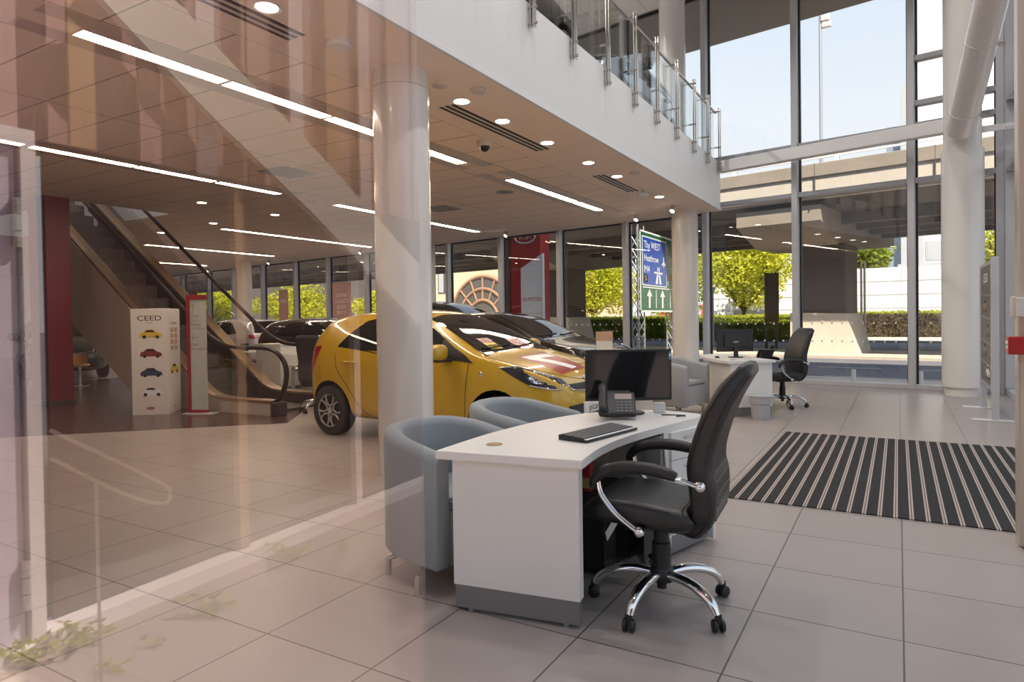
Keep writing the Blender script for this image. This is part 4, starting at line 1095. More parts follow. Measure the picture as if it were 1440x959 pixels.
    for sd in (-1, 1):
        hl = [(2.93+e_, .745, .868), (3.16+e_, .70, .875), (3.34+e_, .60, .835), (3.46+e_, .47, .775), (3.50+e_, .45, .69), (3.43+e_, .56, .655), (3.25+e_, .69, .70), (3.08+e_, .74, .79)]
        hl = [Vector((x, sd*y*k, z)) for x, y, z in hl]
        bm = B(); sk.patch(bm, hl, .005, None, .035); ho = obj('headlight', bm, 'lamp_dark', t, smooth=60)
        bm = B(); sk.patch(bm, [Vector((3.33+e_+.0*q, sd*k*(.61+.0), .76))+Vector((.095*math.cos(a), -sd*.06*math.cos(a), .058*math.sin(a))) for q, a in [(0, 2*PI*j/20) for j in range(20)]], .009, None, .03); obj('lens', bm, 'lamp_chrome', ho, smooth=60)
        bm = B(); sk.line(bm, [hl[0], hl[1], hl[2], hl[3]], .006, None, 5, .005); sk.line(bm, [hl[3], hl[4], hl[5], hl[6]], .007, None, 5, .006); obj('chrome_trim', bm, 'lamp_chrome', ho, smooth=60)
        tl = [(.02, .90), (.03, .99), (.12, 1.02), (.20, 1.0), (.14, .90)] if hatch and detail < 2 else [(.05, .99), (.12, 1.035), (.33, 1.06), (.28, .97), (.20, .86), (.15, .73), (.03, .71), (.012, .86)] if hatch else [(.02, .92), (.30, .94), (.28, .84), (.02, .80)]
        bm = B(); sk.patch(bm, [Vector((x, sd*w, z)) for x, z in tl], .006, (0, -sd, 0), .035); obj('tail_light', bm, 'red_lamp', t, smooth=60)
        bm = B(); q, n = sk.cast(Vector((2.72+e_, sd*2, .80)), Vector((0, -sd, 0))); lathe(bm, [(.028*math.sin(a), -.008*math.cos(a)) for a in [PI*j/6 for j in range(7)]], 14, 'y', q); obj('side_repeater', bm, 'lamp_chrome', t, smooth=60)
    F = lambda pts: [Vector((L+.5, y*k, z)) for y, z in pts]
    bm = B(); sk.patch(bm, F([(-.43, .70), (-.40, .655), (0, .63), (.40, .655), (.43, .70), (0, .70)]), .005, (-1, 0, 0), .04); g = obj('grille', bm, 'black_plastic', t, smooth=60)
    bm = B(); sk.line(bm, F([(-.43, .70), (-.40, .648), (0, .622), (.40, .648), (.43, .70)]), .009, (-1, 0, 0), 6, .004); obj('grille_trim', bm, 'lamp_chrome', g, smooth=60)
    bm = B(); sk.patch(bm, F([(-.50, .50), (-.55, .40), (-.45, .34), (0, .33), (.45, .34), (.55, .40), (.50, .50), (0, .515)]), .005, (-1, 0, 0), .04); obj('lower_intake', bm, 'black_plastic', t, smooth=60)
    q, n = sk.cast(Vector((L+2, 0, .455)), Vector((-1, 0, 0))); px_ = q.x+.008
    pl = obj('number_plate', bx(px_-.05, px_+.008, -.26, .26, .40, .51, .003), 'plate_white', t)
    if detail > 1: text('plate_lettering', 'picanto', .10, 'ink_black', plane_mx((px_+.0085, 0, .453), (0, 1, 0), (0, 0, 1)), pl, squash=1.1)
    q, n = sk.cast(Vector((L+2, 0, .735)), Vector((-1, 0, 0)))
    bm = B(); bmx = plane_mx(q+n*.006, (0, 1, 0), n.cross(Vector((0, 1, 0))))
    flat(bm, [(.055*math.cos(a), .028*math.sin(a)) for a in [2*PI*j/24 for j in range(24)]], bmx, .004); bd = obj('bonnet_badge', bm, 'lamp_chrome', t)
    if detail > 1: text('badge_lettering', 'KIA', .03, 'ink_black', plane_mx(q+n*.0105, (0, 1, 0), n.cross(Vector((0, 1, 0)))), bd, squash=1.2)
    # bonnet shut line
    bm = B(); sk.line(bm, [Vector((A[0]+.02, -.68*k, z0-.02)), Vector((3.05+e_, -.66*k, .90)), Vector((3.38+e_, -.45*k, .82)), Vector((3.52+e_, 0, .74)), Vector((3.38+e_, .45*k, .82)), Vector((3.05+e_, .66*k, .90)), Vector((A[0]+.02, .68*k, z0-.02))], .0035, None, 8); obj('bonnet_seam', bm, 'wheel_dark', t)
    for ax in P['ax']:
        for sd in (-1, 1): wheel(t, P, ax, sd)
    if detail > 1:
        U = (0, 0, -1)
        Hd = lambda pts: [Vector((x, y, 2.)) for x, y in pts]
        bm = B(); sk.patch(bm, Hd([(2.86, -.36), (2.84, .30), (3.36, .26), (3.40, -.34)]), .003, U, .05); dc = obj('bonnet_decal', bm, 'decal_red', t, smooth=60)
        bm = B(); sk.patch(bm, Hd([(2.90, -.31), (2.89, .25), (3.0, .25), (3.01, -.10), (3.33, .12), (3.35, -.03), (3.01, -.31)]), .0055, U, .05); obj('decal_seven', bm, 'ink_white', dc, smooth=60)
        def sticker(y0, y1, z0, z1, m_): 
            bm = B(); sk.patch(bm, [Vector((L+1, y, z)) for y, z in ((y0, z0), (y1, z0), (y1, z1), (y0, z1))], .007, (-1, 0, 0), .06); return obj('windscreen_sticker', bm, m_, wsc, smooth=60)
        s1 = sticker(-.42, -.22, 1.03, 1.09, 'decal_yellow'); s2 = sticker(-.42, -.22, 1.09, 1.14, 'decal_red'); s3 = sticker(.06, .34, 1.03, 1.12, 'decal_red')
        for s_, yy, zz, sz, m_, o_ in (('UPDATE', -.32, 1.06, .06, 'ink_black', s1), ('SPRING YOUR', -.32, 1.115, .035, 'ink_white', s2), ('0%', .21, 1.075, .11, 'ink_white', s3)):
            q, n = sk.cast(Vector((L+2, yy, zz)), Vector((-1, 0, 0))); text('sticker_lettering', s_, sz, m_, plane_mx(q+n*.0095, (0, 1, 0), n.cross(Vector((0, 1, 0)))), o_)
    def flatten(o):
        for c in o.children: flatten(c)
        if o.type == 'MESH' and sc_ != (1, 1, 1): o.data.transform(Matrix.Diagonal((*sc_, 1)))
    flatten(t)
    return t
yc = make_car('yellow hatchback with red and white bonnet decal behind the front column', HATCH, 'yellow_paint')
yr = math.radians(-3); place(yc, (-5.78-.5*math.cos(yr)-.695*math.sin(yr)*-0, 5.655+.79, 0), yr)
cb = make_car('black saloon parked beyond the yellow car, bonnet towards the road sign', SALOON, 'black_paint', (1, 1, 1.02), 1); place(cb, (-8.15, 9.9, 0), math.radians(-3))
c3 = make_car('tall black car whose roof shows behind the yellow car roof', HATCH, 'black_paint', (1.22, 1.15, 1.21), 1); place(c3, (-11.3, 13.15, 0), math.radians(-4))
c4 = make_car('dark brown hatchback behind the escalator handrail loop', HATCH, 'brown_paint', (1.12, 1.1, .97), 1); place(c4, (-12.85, 10.95, 0), math.radians(-2))
c5 = make_car('white car with red tail lamp behind the escalator, left of the brown one', HATCH, 'white_car_paint', (1.2, 1.12, .98), 1); place(c5, (-15.3, 12.9, 0), math.radians(176))
c6 = make_car('dark green car glimpsed under the escalator beside the red pillar', HATCH, 'green_paint', (1.2, 1.1, 1.05), 1); place(c6, (-21.2, 9.8, 0), math.radians(-20))
u1 = make_car('dark hatchback on the upper floor behind the farther railing panels', HATCH, 'black_paint', (1.15, 1.1, 1.0), 1); place(u1, (-4.55, 13.15, 4.48), math.radians(-90))
u2 = make_car('black car on the upper floor behind the nearest railing panels', SALOON, 'black_paint', (1, 1, 1.05), 1); place(u2, (-4.7, 4.3, 4.48), math.radians(90))
# price board on the black saloon
t = thing('price_board', 'white and tan price board standing on the yellow car bonnet edge', 'price board', (-3.55, 8.62, 0))
obj('board', bx(-.12, .12, -.006, .006, .70, 1.02), 'paper', t); obj('header', bx(-.125, .125, -.008, .008, 1.02, 1.15), 'tan_card', t); obj('stem', bx(-.015, .015, -.01, .01, .02, .70), 'steel', t); obj('base', bx(-.14, .14, -.12, .12, 0, .02, .004), 'steel', t)
t['label'] = 'white and tan price board on a stand in front of the black saloon'

# furniture farther back, seen past the escalator
def table(label, x, y, w, d, h, m, rz=0.):
    t = thing('display_table', label, 'table', (x, y, 0), rz)
    obj('top', bx(-w/2, w/2, -d/2, d/2, h-.035, h, .004), m, t)
    for sx_ in (-1, 1): 
        for sy_ in (-1, 1): obj('leg', bx(sx_*(w/2-.07)-.025, sx_*(w/2-.07)+.025, sy_*(d/2-.07)-.025, sy_*(d/2-.07)+.025, 0, h-.035), 'alu_light', t)
    return t
table('white table behind the escalator with a small tablet on it', -12.1, 9.3, 1.1, .7, .74, 'desk_white')
t = thing('tablet', 'small dark tablet tilted on the white table behind the escalator', 'tablet', (-12.0, 9.25, .74), math.radians(25))
obj('screen', bx(-.09, .09, -.005, .005, .02, .16, .003), 'navy_print', t); obj('stand', bx(-.05, .05, .0, .06, 0, .02, .002), 'black_plastic', t)
t = thing('counter', 'white panelled counter unit beyond the escalator landing', 'counter', (-10.85, 9.2, 0))
obj('body', bx(-.36, .36, -.3, .3, .06, .88, .006), 'desk_white', t); obj('plinth', bx(-.33, .33, -.27, .27, 0, .06), 'plinth_grey', t); obj('top', bx(-.38, .38, -.32, .32, .88, .91, .004), 'desk_white', t)
table('low white table between the counter and the grey swivel chair', -9.95, 9.25, .8, .6, .50, 'desk_white')
def stool(x, y, label):
    t = thing('stool', label, 'stool', (x, y, 0), group='orange seats by the dark car')
    bm = B(); lathe(bm, [(0, .42), (.18, .42), (.20, .45), (.18, .48), (0, .48)], 28); obj('seat', bm, 'seat_orange', t, smooth=50)
    bm = B(); rings = [[Vector((math.cos(a)*r, math.sin(a)*r, z)) for a in [math.radians(d) for d in range(100, 261, 10)]] for r, z in ((.19, .47), (.205, .60), (.21, .70), (.195, .70), (.185, .60), (.175, .48))]
    loft(bm, rings, closed=False, cap=False); obj('backrest', bm, 'seat_orange', t, smooth=60)
    bm = B(); cyl(bm, (0, 0, .02), (0, 0, .42), .03, seg=14); lathe(bm, [(0, 0), (.19, 0), (.18, .015), (.04, .03), (0, .03)], 28); obj('pedestal', bm, 'chrome', t, smooth=40)
stool(-16.6, 7.5, 'orange bucket seat under the escalator, left one'); stool(-15.6, 7.75, 'orange bucket seat under the escalator, right one')

def banner(x, label, lines, w=1.0, z0=1.35, z1=2.35, m='banner_pink'):
    y = yf(x)-.35
    t = thing('hanging_banner', label, 'banner', (x, y, 0), TA)
    pn = obj('cloth', bx(-w/2, w/2, -.004, .004, z0, z1), m, t)
    bm = B(); cyl(bm, (-w/2-.03, 0, z1), (w/2+.03, 0, z1), .012, seg=10); cyl(bm, (-w/2-.03, 0, z0), (w/2+.03, 0, z0), .012, seg=10); obj('rail', bm, 'steel', t)
    bm = B()
    for s_ in (-.4, .4): cyl(bm, (s_*w, 0, z1), (s_*w, 0, ZC), .003, seg=6)
    obj('wire', bm, 'steel', t)
    for k, s_ in enumerate(lines): text('lettering', s_, .17, 'ink_white', plane_mx((0, -.005, z1-.42-.19*k), (1, 0, 0), (0, 0, 1)), pn)
banner(-15.85, 'pink hanging banner with white words in the window left of the front column', ['CENTRE', 'COLLECT', 'QUICK', 'BUY IT'], 1.0, 1.25, 2.6)
banner(-19.3, 'narrow pink hanging banner right beside the far left column', ['OPEN'], .6, 1.25, 2.5)
banner(-26.5, 'pink hanging banner behind the escalator handrail at far left', ['NEW', 'CARS'], 1.2, 1.25, 2.7)
banner(-30.9, 'dull red hanging banner at the leftmost rear window', ['SALE'], 1.2, 1.25, 2.2, 'red_banner_mat')
# ================================================================== OUTSIDE, BEHIND
def leaves(bm, n, blobs, size, sq=.55, seed=1):
    rnd = random.Random(seed); tot = sum(b[1][0]*b[1][1]*b[1][2] for b in blobs); acc = []
    for c, r in blobs:
        k = int(n*(r[0]*r[1]*r[2])/tot)
        for _ in range(k):
            while True:
                p = Vector((rnd.uniform(-1, 1), rnd.uniform(-1, 1), rnd.uniform(-1, 1)))
                if .35 < p.length < 1: break
            p = Vector((p.x*r[0], p.y*r[1], p.z*r[2]))+Vector(c)
            s = size*rnd.uniform(.6, 1.3)
            a = Vector((rnd.gauss(0, 1), rnd.gauss(0, 1), rnd.gauss(0, .6))).normalized(); b_ = a.cross(Vector((rnd.gauss(0, 1), rnd.gauss(0, 1), rnd.gauss(0, 1)))).normalized()
            vs = [bm.verts.new(p+a*s*u+b_*s*sq*v) for u, v in ((-1, 0), (0, -1), (1, 0), (0, 1))]
            bm.faces.new(vs)
def tree(label, x, y, h, w, base, m, n=5000, size=.16, seed=1, cat='tree'):
    t = thing('tree', label, cat, (x, y, 0)); rnd = random.Random(seed)
    bm = B(); tube(bm, spline([(0, 0, 0), (.06, .02, base*.5), (-.03, 0, base), (.02, .05, h*.6)], 5), lerp_list([.17, .14, .13, .06], 16), 10)
    for k in range(6):
        a = 2*PI*k/6+rnd.uniform(-.3, .3); tube(bm, spline([(0, 0, base*.9), (math.cos(a)*w*.25, math.sin(a)*w*.25, base+h*.15), (math.cos(a)*w*.55, math.sin(a)*w*.55, base+(h-base)*rnd.uniform(.35, .6))], 4), lerp_list([.09, .06, .03], 9), 8)
    obj('trunk', bm, 'bark', t, smooth=60)
    bl = []
    for k in range(11):
        a = rnd.uniform(0, 2*PI); q = rnd.uniform(.2, .72); zz = base+(h-base)*rnd.uniform(.12, .82); ff = 1-.45*abs((zz-base)/(h-base)-.45)
        bl.append(((math.cos(a)*w*q*ff, math.sin(a)*w*q*ff, zz), (w*.42, w*.42, (h-base)*.24)))
    bl.append(((0, 0, base+(h-base)*.55), (w*.55, w*.55, (h-base)*.45)))
    bm = B(); leaves(bm, n, bl, size, seed=seed); obj('foliage', bm, m, t)
    return t
def hedge(label, x0, x1, y0, y1, h, m='leaf_hedge', top='leaf_hedge_top', dens=240):
    t = thing('hedge', label, 'hedge', ((x0+x1)/2, (y0+y1)/2, 0)); rnd = random.Random(int(x0*10)); w, d = (x1-x0)/2, (y1-y0)/2
    obj('body', bx(-w+.05, w-.05, -d+.05, d-.05, 0, h-.06), m, t)
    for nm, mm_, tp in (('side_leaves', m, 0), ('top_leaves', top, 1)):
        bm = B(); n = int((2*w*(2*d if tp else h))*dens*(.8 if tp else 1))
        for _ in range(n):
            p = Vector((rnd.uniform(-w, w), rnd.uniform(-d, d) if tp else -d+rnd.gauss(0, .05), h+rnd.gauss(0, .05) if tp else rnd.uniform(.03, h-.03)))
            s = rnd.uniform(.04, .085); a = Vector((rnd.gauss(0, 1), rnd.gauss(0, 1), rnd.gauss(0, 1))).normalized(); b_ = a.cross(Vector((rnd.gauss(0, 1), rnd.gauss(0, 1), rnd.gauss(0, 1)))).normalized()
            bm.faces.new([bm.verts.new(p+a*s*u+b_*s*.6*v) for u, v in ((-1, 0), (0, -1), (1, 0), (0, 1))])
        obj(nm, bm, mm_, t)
# ground
bm = B(); prism(bm, [(-140, -60), (140, -60), (140, 200), (-140, 200)], -.40, -.10); struct('ground', bm, 'asphalt', kind='structure')
bm = B(); prism(bm, [(XL, yf(XL)+.04), (8, yf(8)+.04), (8, yf(8)+1.9), (XL, yf(XL)+1.9)], -.12, -.012); struct('pavement', bm, 'kerb_stone')
bm = B(); prism(bm, [(-60, 24.3+9), (-14, 25.6), (12, 21.2), (12, 25.2), (-4.5, 28.2), (-60, 38)], -.12, -.01); struct('pavement', bm, 'kerb_stone')
bm = B(); prism(bm, [(-60, 46), (14, 34.5), (14, 120), (-60, 120)], -.12, -.005); struct('pavement', bm, 'kerb_stone')
bm = B()
for (a_, b_) in (((-1.5, 17.0), (7, 15.8)), ((-9, 18.4), (-2.3, 17.2)), ((-1.9, 19.9), (-.4, 19.65)), ((.5, 19.5), (3, 19.1))): 
    d = Vector((b_[0]-a_[0], b_[1]-a_[1])).normalized(); n = Vector((-d.y, d.x))*.05
    prism(bm, [(a_[0]+n.x, a_[1]+n.y), (a_[0]-n.x, a_[1]-n.y), (b_[0]-n.x, b_[1]-n.y), (b_[0]+n.x, b_[1]+n.y)], -.1, -.096)
struct('trim_8', bm, 'road_paint')
for x, y, lb in ((-.78, 14.85, 'short white bollard just outside the rear glazing, left of the corner'), (.36, 14.65, 'short white bollard just outside the rear glazing next to the corner column')):
    t = thing('bollard', lb, 'bollard', (x, y, -.012), group='bollards outside the rear glazing')
    bm = B(); lathe(bm, [(0, 0), (.045, 0), (.045, .235), (.038, .25), (0, .25)], 20); obj('tube', bm, 'far_white', t, smooth=35)
    bm = B(); lathe(bm, [(0, 0), (.07, 0), (.07, .012), (.045, .014), (0, .014)], 20); obj('flange', bm, 'galv', t, smooth=35)

# elevated road: built along the facade direction
VX = Matrix.Translation((-2.2, 22.75, -.0)) @ Matrix.Rotation(math.radians(-10.5), 4, 'Z')
def vobj(name, bm, m, parent=None): bmesh.ops.transform(bm, matrix=VX, verts=bm.verts[:]); return obj(name, bm, m, parent)
va = bpy.data.objects.new('viaduct', None); link(va); meta(va, 'concrete road viaduct crossing outside the rear glazing', 'viaduct')
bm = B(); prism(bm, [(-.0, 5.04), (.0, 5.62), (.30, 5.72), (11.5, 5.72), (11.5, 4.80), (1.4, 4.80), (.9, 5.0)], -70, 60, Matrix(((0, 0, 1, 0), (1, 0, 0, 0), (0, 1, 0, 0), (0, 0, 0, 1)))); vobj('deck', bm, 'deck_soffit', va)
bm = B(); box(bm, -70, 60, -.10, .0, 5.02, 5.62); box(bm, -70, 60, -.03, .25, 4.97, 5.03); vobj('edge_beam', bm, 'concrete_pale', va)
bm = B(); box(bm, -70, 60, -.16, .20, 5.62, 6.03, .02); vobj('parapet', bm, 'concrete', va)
for k in range(-12, 12):
    bm = B(); box(bm, k*3.2+.6-.06, k*3.2+.6+.06, -.02, .10, 6.03, 6.62); vobj('rail_post', bm, 'far_white', va)
bm = B()
for z in (6.2, 6.40, 6.58): box(bm, -70, 60, .0, .06, z, z+.06)
vobj('guard_rail', bm, 'far_white', va)
bm = B()
for k in range(-20, 18): box(bm, k*3.2-.008, k*3.2+.008, -.165, -.05, 5.03, 6.035)
vobj('joint', bm, 'concrete_dark', va)
bm = B()
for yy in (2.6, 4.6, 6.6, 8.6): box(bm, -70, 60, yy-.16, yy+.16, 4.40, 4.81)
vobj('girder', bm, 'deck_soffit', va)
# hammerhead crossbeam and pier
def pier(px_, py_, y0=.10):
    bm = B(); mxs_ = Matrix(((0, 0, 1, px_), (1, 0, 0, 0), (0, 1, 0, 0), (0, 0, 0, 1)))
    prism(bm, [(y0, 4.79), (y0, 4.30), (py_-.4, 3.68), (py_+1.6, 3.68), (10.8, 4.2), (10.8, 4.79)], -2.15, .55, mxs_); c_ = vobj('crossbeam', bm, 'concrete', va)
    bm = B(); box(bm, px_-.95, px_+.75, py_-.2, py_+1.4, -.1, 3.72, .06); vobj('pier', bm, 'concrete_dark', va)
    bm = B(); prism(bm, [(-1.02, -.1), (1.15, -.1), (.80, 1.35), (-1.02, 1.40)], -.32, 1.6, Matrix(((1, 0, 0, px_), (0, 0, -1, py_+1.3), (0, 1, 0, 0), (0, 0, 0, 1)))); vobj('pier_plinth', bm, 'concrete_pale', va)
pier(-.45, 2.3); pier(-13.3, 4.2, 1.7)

# road sign on lattice posts
SP = (-7.66, 21.85)
t = thing('road_sign', 'large green and blue direction sign on lattice posts outside', 'road sign', (*SP, -.1), PI/2)
bd = obj('board', bx(-.05, 6.6, -.03, .0, 1.62, 4.42, .01), 'road_green', t)
bm = B(); box(bm, -.06, 6.61, -.034, -.028, 4.38, 4.44); box(bm, -.06, 6.61, -.034, -.028, 1.60, 1.66); box(bm, -.06, .02, -.034, -.028, 1.61, 4.43); obj('border', bm, 'ink_white', bd)
bm = B(); box(bm, .17, 2.95, -.0335, -.030, 2.53, 4.26); obj('panel_border', bm, 'ink_white', bd)
obj('blue_panel', bx(.22, 2.90, -.037, -.031, 2.57, 4.22, .004), 'road_blue', bd)
sp = lambda x, z: plane_mx((x, -.038, z), (1, 0, 0), (0, 0, 1))
for s_, x, z, sz, m_, sq in (('The WEST', .34, 3.96, .36, 'ink_white', 1.15), ('Heathrow', .34, 3.50, .34, 'ink_white', 1.15), ('M4', .34, 3.10, .36, 'ink_white', 1.35), ('Staines', 3.15, 3.62, .34, 'ink_white', 1.3), ('Hounslow', 3.15, 3.27, .34, 'ink_white', 1.3), ('A4', 3.15, 2.92, .34, 'ink_orange', 1.5)):
    text('lettering', s_, sz, m_, sp(x, z), bd, align='LEFT', squash=sq)
bm = B(); fl = plane_mx((0, -.038, 0), (2.0, 0, 0), (0, 0, 1)) @ Matrix.Diagonal((2.0, 1, 1, 1))
flat(bm, [(.80, 2.62), (.92, 2.62), (.95, 2.98), (.88, 2.98)], fl); flat(bm, [(1.02, 2.62), (1.14, 2.62), (1.06, 2.98), (.99, 2.98)], fl); flat(bm, [(.72, 3.0), (1.22, 3.0), (1.22, 3.06), (.72, 3.06)], fl); flat(bm, [(.90, 3.09), (.95, 3.09), (.945, 3.24), (.91, 3.24)], fl); flat(bm, [(.99, 3.09), (1.04, 3.09), (1.03, 3.24), (.995, 3.24)], fl)
flat(bm, [(1.27, 3.26), (1.30, 3.26), (1.30, 3.38), (1.40, 3.32), (1.40, 3.36), (1.305, 3.48), (1.305, 3.62), (1.285, 3.68), (1.265, 3.62), (1.265, 3.48), (1.17, 3.36), (1.17, 3.32), (1.27, 3.38)], fl)
for x in (.45, 1.2, 2.2, 3.0): flat(bm, [(x-.05, 1.74), (x+.05, 1.74), (x+.05, 2.16), (x+.15, 2.16), (x, 2.42), (x-.15, 2.16), (x-.05, 2.16)], fl)
for x in (.82, 1.68, 2.6): flat(bm, [(x-.02, 1.74), (x+.02, 1.74), (x+.02, 2.4), (x-.02, 2.4)], fl)
flat(bm, [(.10, 2.45), (3.2, 2.45), (3.2, 2.49), (.10, 2.49)], fl); flat(bm, [(1.525, 2.6), (1.545, 2.6), (1.545, 4.1), (1.525, 4.1)], fl)
obj('symbol', bm, 'ink_white', bd)
bm = B(); flat(bm, [(.17, 2.64), (.36, 2.64), (.36, 2.93), (.17, 2.93)], fl); ex = obj('exit_box', bm, 'ink_black', bd); text('lettering', '5', .26, 'decal_yellow', plane_mx((.53, -.0395, 2.785), (1, 0, 0), (0, 0, 1)), bd, squash=1.6)
for x in (.30, 4.3):
    bm = B()
    for dx in (-.30, .30):
        for dy in (.06, .30): cyl(bm, (x+dx, dy, 0), (x+dx, dy, 4.62 if x < 1 else 4.46), .03, seg=8)
    for k in range(10):
        z = .05+k*.42
        for dy in (.06, .30): cyl(bm, (x-.30, dy, z), (x+.30, dy, z+.42), .014, seg=6); cyl(bm, (x+.30, dy, z), (x-.30, dy, z+.42), .014, seg=6)
        for dx in (-.30, .30): cyl(bm, (x+dx, .06, z), (x+dx, .30, z+.42), .014, seg=6)
    obj('lattice_post', bm, 'galv', t)

# red and white brand pylon
t = thing('pylon_sign', 'tall red pylon sign with white slanted panel outside', 'sign', (-11.2, 20.0, -.1))
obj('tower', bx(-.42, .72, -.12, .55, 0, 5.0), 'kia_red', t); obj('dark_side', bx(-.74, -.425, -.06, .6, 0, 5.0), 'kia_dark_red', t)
bm = B(); prism(bm, [(.04, 0), (.88, 0), (.88, 3.62), (.04, 3.15)], 0, .14, Matrix(((1, 0, 0, 0), (0, 0, -1, -.13), (0, 1, 0, 0), (0, 0, 0, 1)))); wp = obj('white_panel', bm, 'board_white', t)
text('lettering', 'KIA MOTORS', .20, 'ink_red', plane_mx((.46, -.273, 2.08), (1, 0, 0), (0, 0, 1)), wp, squash=.62)
text('lettering', 'GWR', .14, 'cream_plastic', plane_mx((.30, -.272, 1.86), (1, 0, 0), (0, 0, 1)), wp)
obj('panel_joint', bx(.05, .87, -.274, -.27, 1.60, 1.612), 'ink_grey', wp)
bm = B(); tube(bm, [(.15+.40*math.cos(a), -.13, 4.22+.21*math.sin(a)) for a in [2*PI*k/40 for k in range(41)]], .022, 8); tube(bm, [(.15+.36*math.cos(a), -.128, 4.22+.175*math.sin(a)) for a in [2*PI*k/40 for k in range(41)]], .010, 8); bg_ = obj('oval_badge', bm, 'lamp_chrome', t, smooth=60)
text('badge_lettering', 'KIA', .26, 'lamp_chrome', plane_mx((.15, -.125, 4.22), (1, 0, 0), (0, 0, 1)), t, squash=1.25)

# sign backs on posts, street lights
def post_sign(label, x, y, dx, z0, z1, w, rz):
    t = thing('sign_back', label, 'road sign', (x, y, -.1), rz)
    for s_ in (-dx, dx): 
        bm = B(); cyl(bm, (s_, 0, 0), (s_, 0, z1), .055, seg=14); obj('post', bm, 'post_dark', t, smooth=40)
    if w:
        bm = B(); box(bm, -w, w, -.11, -.08, z0, z1-.02); 
        for z in (z0+.3, (z0+z1)/2, z1-.3): box(bm, -w, w, -.08, -.055, z-.03, z+.03)
        obj('plate', bm, 'post_dark', t)
    return t
post_sign('dark back of a road sign on two posts in front of the tree', -4.35, 27.8, .20, 1.15, 3.1, .27, math.radians(28))
post_sign('slim edge-on road sign on two posts before the white wall', -1.52, 37.5, .14, .9, 4.05, .06, math.radians(60))
t = thing('street_lamp', 'tall grey lamp post with camera head above the viaduct', 'lamp post', (-2.7, 30, 5.73))
bm = B(); cyl(bm, (0, 0, 0), (0, 0, 8.0), .075, .06, seg=14); obj('mast', bm, 'galv', t, smooth=40)
bm = B(); box(bm, .02, .36, -.12, .12, 7.55, 7.85, .04); box(bm, .05, .40, -.08, .08, 7.3, 7.55, .03); obj('head', bm, 'cream_plastic', t)
t = thing('street_lamp', 'slender white lamp post seen between the trees by the rear column', 'lamp post', (-7.85, 33, -.1))
bm = B(); cyl(bm, (0, 0, 0), (0, 0, 2.75), .04, seg=10); obj('mast', bm, 'far_white', t, smooth=40); bm = B(); box(bm, -.25, .12, -.06, .06, 2.72, 2.82, .02); obj('head', bm, 'far_white', t)

# planting
tree('bright lime green tree left of the viaduct pier', -8.3, 43, 7.4, 4.3, 1.7, 'leaf_lime', 15000, .125, 3)
tree('bright lime green tree left of the road sign', -19.4, 45, 7.2, 3.8, 1.6, 'leaf_lime', 11000, .125, 5)
tree('green tree partly hidden behind the road sign', -16.0, 54, 7.6, 3.4, 1.6, 'leaf_green', 4500, .17, 8)
tree('olive tree top above the white wall beside the pier', -2.6, 57, 8.2, 3.6, 2.5, 'leaf_green', 4500, .2, 9)
tree('yellowish tree at the right edge behind the corner column', 5.9, 54, 9.5, 3.8, 2.2, 'leaf_lime', 5000, .2, 12)
for k, (x, y, h, w, lb) in enumerate([(-58, 51, 5.4, 5.2, 'sunlit yellow-green tree in the window just right of the far left column'), (-73, 51, 5.6, 5.6, 'sunlit yellow-green tree in the window left of the far left column'), (-95, 52, 5.6, 6.5, 'yellow-green tree beyond the escalator handrail windows'), (-47, 53, 4.6, 3.6, 'small yellow-green tree beside the pink banner window')]):
    tree(lb, x, y, h, w, .9, 'leaf_lime', 4500, .19, 20+k)
hedge('clipped hedge below the tree left of the pier', -11.6, -3.1, 39.4, 41.4, 1.25)
hedge('lower front hedge below the tree left of the pier', -10.4, -3.2, 37.2, 38.9, .95)
hedge('clipped brown-green hedge right of the pier before the white wall', -2.9, 12, 42.2, 43.8, 1.35, 'leaf_brown')
hedge('hedge behind the black saloon left of the road sign', -26, -12.0, 38.5, 40.5, 1.25)
# walls and buildings
t = thing('hoarding', 'long white hoarding wall behind the hedge', 'wall', (0, 48, -.1))
obj('panels', bx(-12, 16, 0, .2, 0, 4.3), 'hoarding', t)
bm = B()
for z in (.9, 1.75, 2.6, 3.45): box(bm, -12, 16, -.02, 0, z-.03, z+.03)
for k in range(10): box(bm, -11+2.8*k-.02, -11+2.8*k+.02, -.015, 0, 0, 4.3)
obj('rail', bm, 'far_grey', t)
t = thing('garden_wall', 'low red and dark striped wall under the lime tree', 'wall', (-8.6, 45.5, -.1))
obj('base', bx(-.9, 1.6, 0, .2, 0, 1.0), 'far_grey', t); obj('red_band', bx(-.9, 1.6, -.01, .21, 1.0, 1.35), 'brick_red', t); obj('cap', bx(-.9, 1.6, 0, .2, 1.35, 1.7), 'far_grey', t)
def building(label, x0, x1, y, z0, z1, d, m, wins=(), wm='window_dark', rz=0.):
    t = thing('building', label, 'building', (x0, y, -.1), rz)
    obj('wall', bx(0, x1-x0, 0, d, z0, z1), m, t)
    for (a, b_, c, e_) in wins:
        f = obj('window', bx(a, b_, -.06, 0, c, e_), wm, t); obj('pane', bx(a+.12, (a+b_)/2-.06, -.08, -.06, c+.12, e_-.12), 'far_grey', f)
    return t
bt = building('sandstone building with a large arched window behind the viaduct', -49, -33.5, 62, 0, 15, 8, 'stone_build', [(.6, 2.2, 4.4, 7), (.6, 2.2, .6, 3.4), (2.9, 4.6, 4.4, 7), (2.9, 4.6, .6, 3.4)])
bm = B(); mxa = Matrix(((1, 0, 0, 9.2), (0, 0, -1, 0), (0, 1, 0, 0), (0, 0, 0, 1)))
def arc(r, z=1.2): return [(r*math.cos(a), z+1.15*r*math.sin(a)) for a in [PI*k/24 for k in range(25)]]
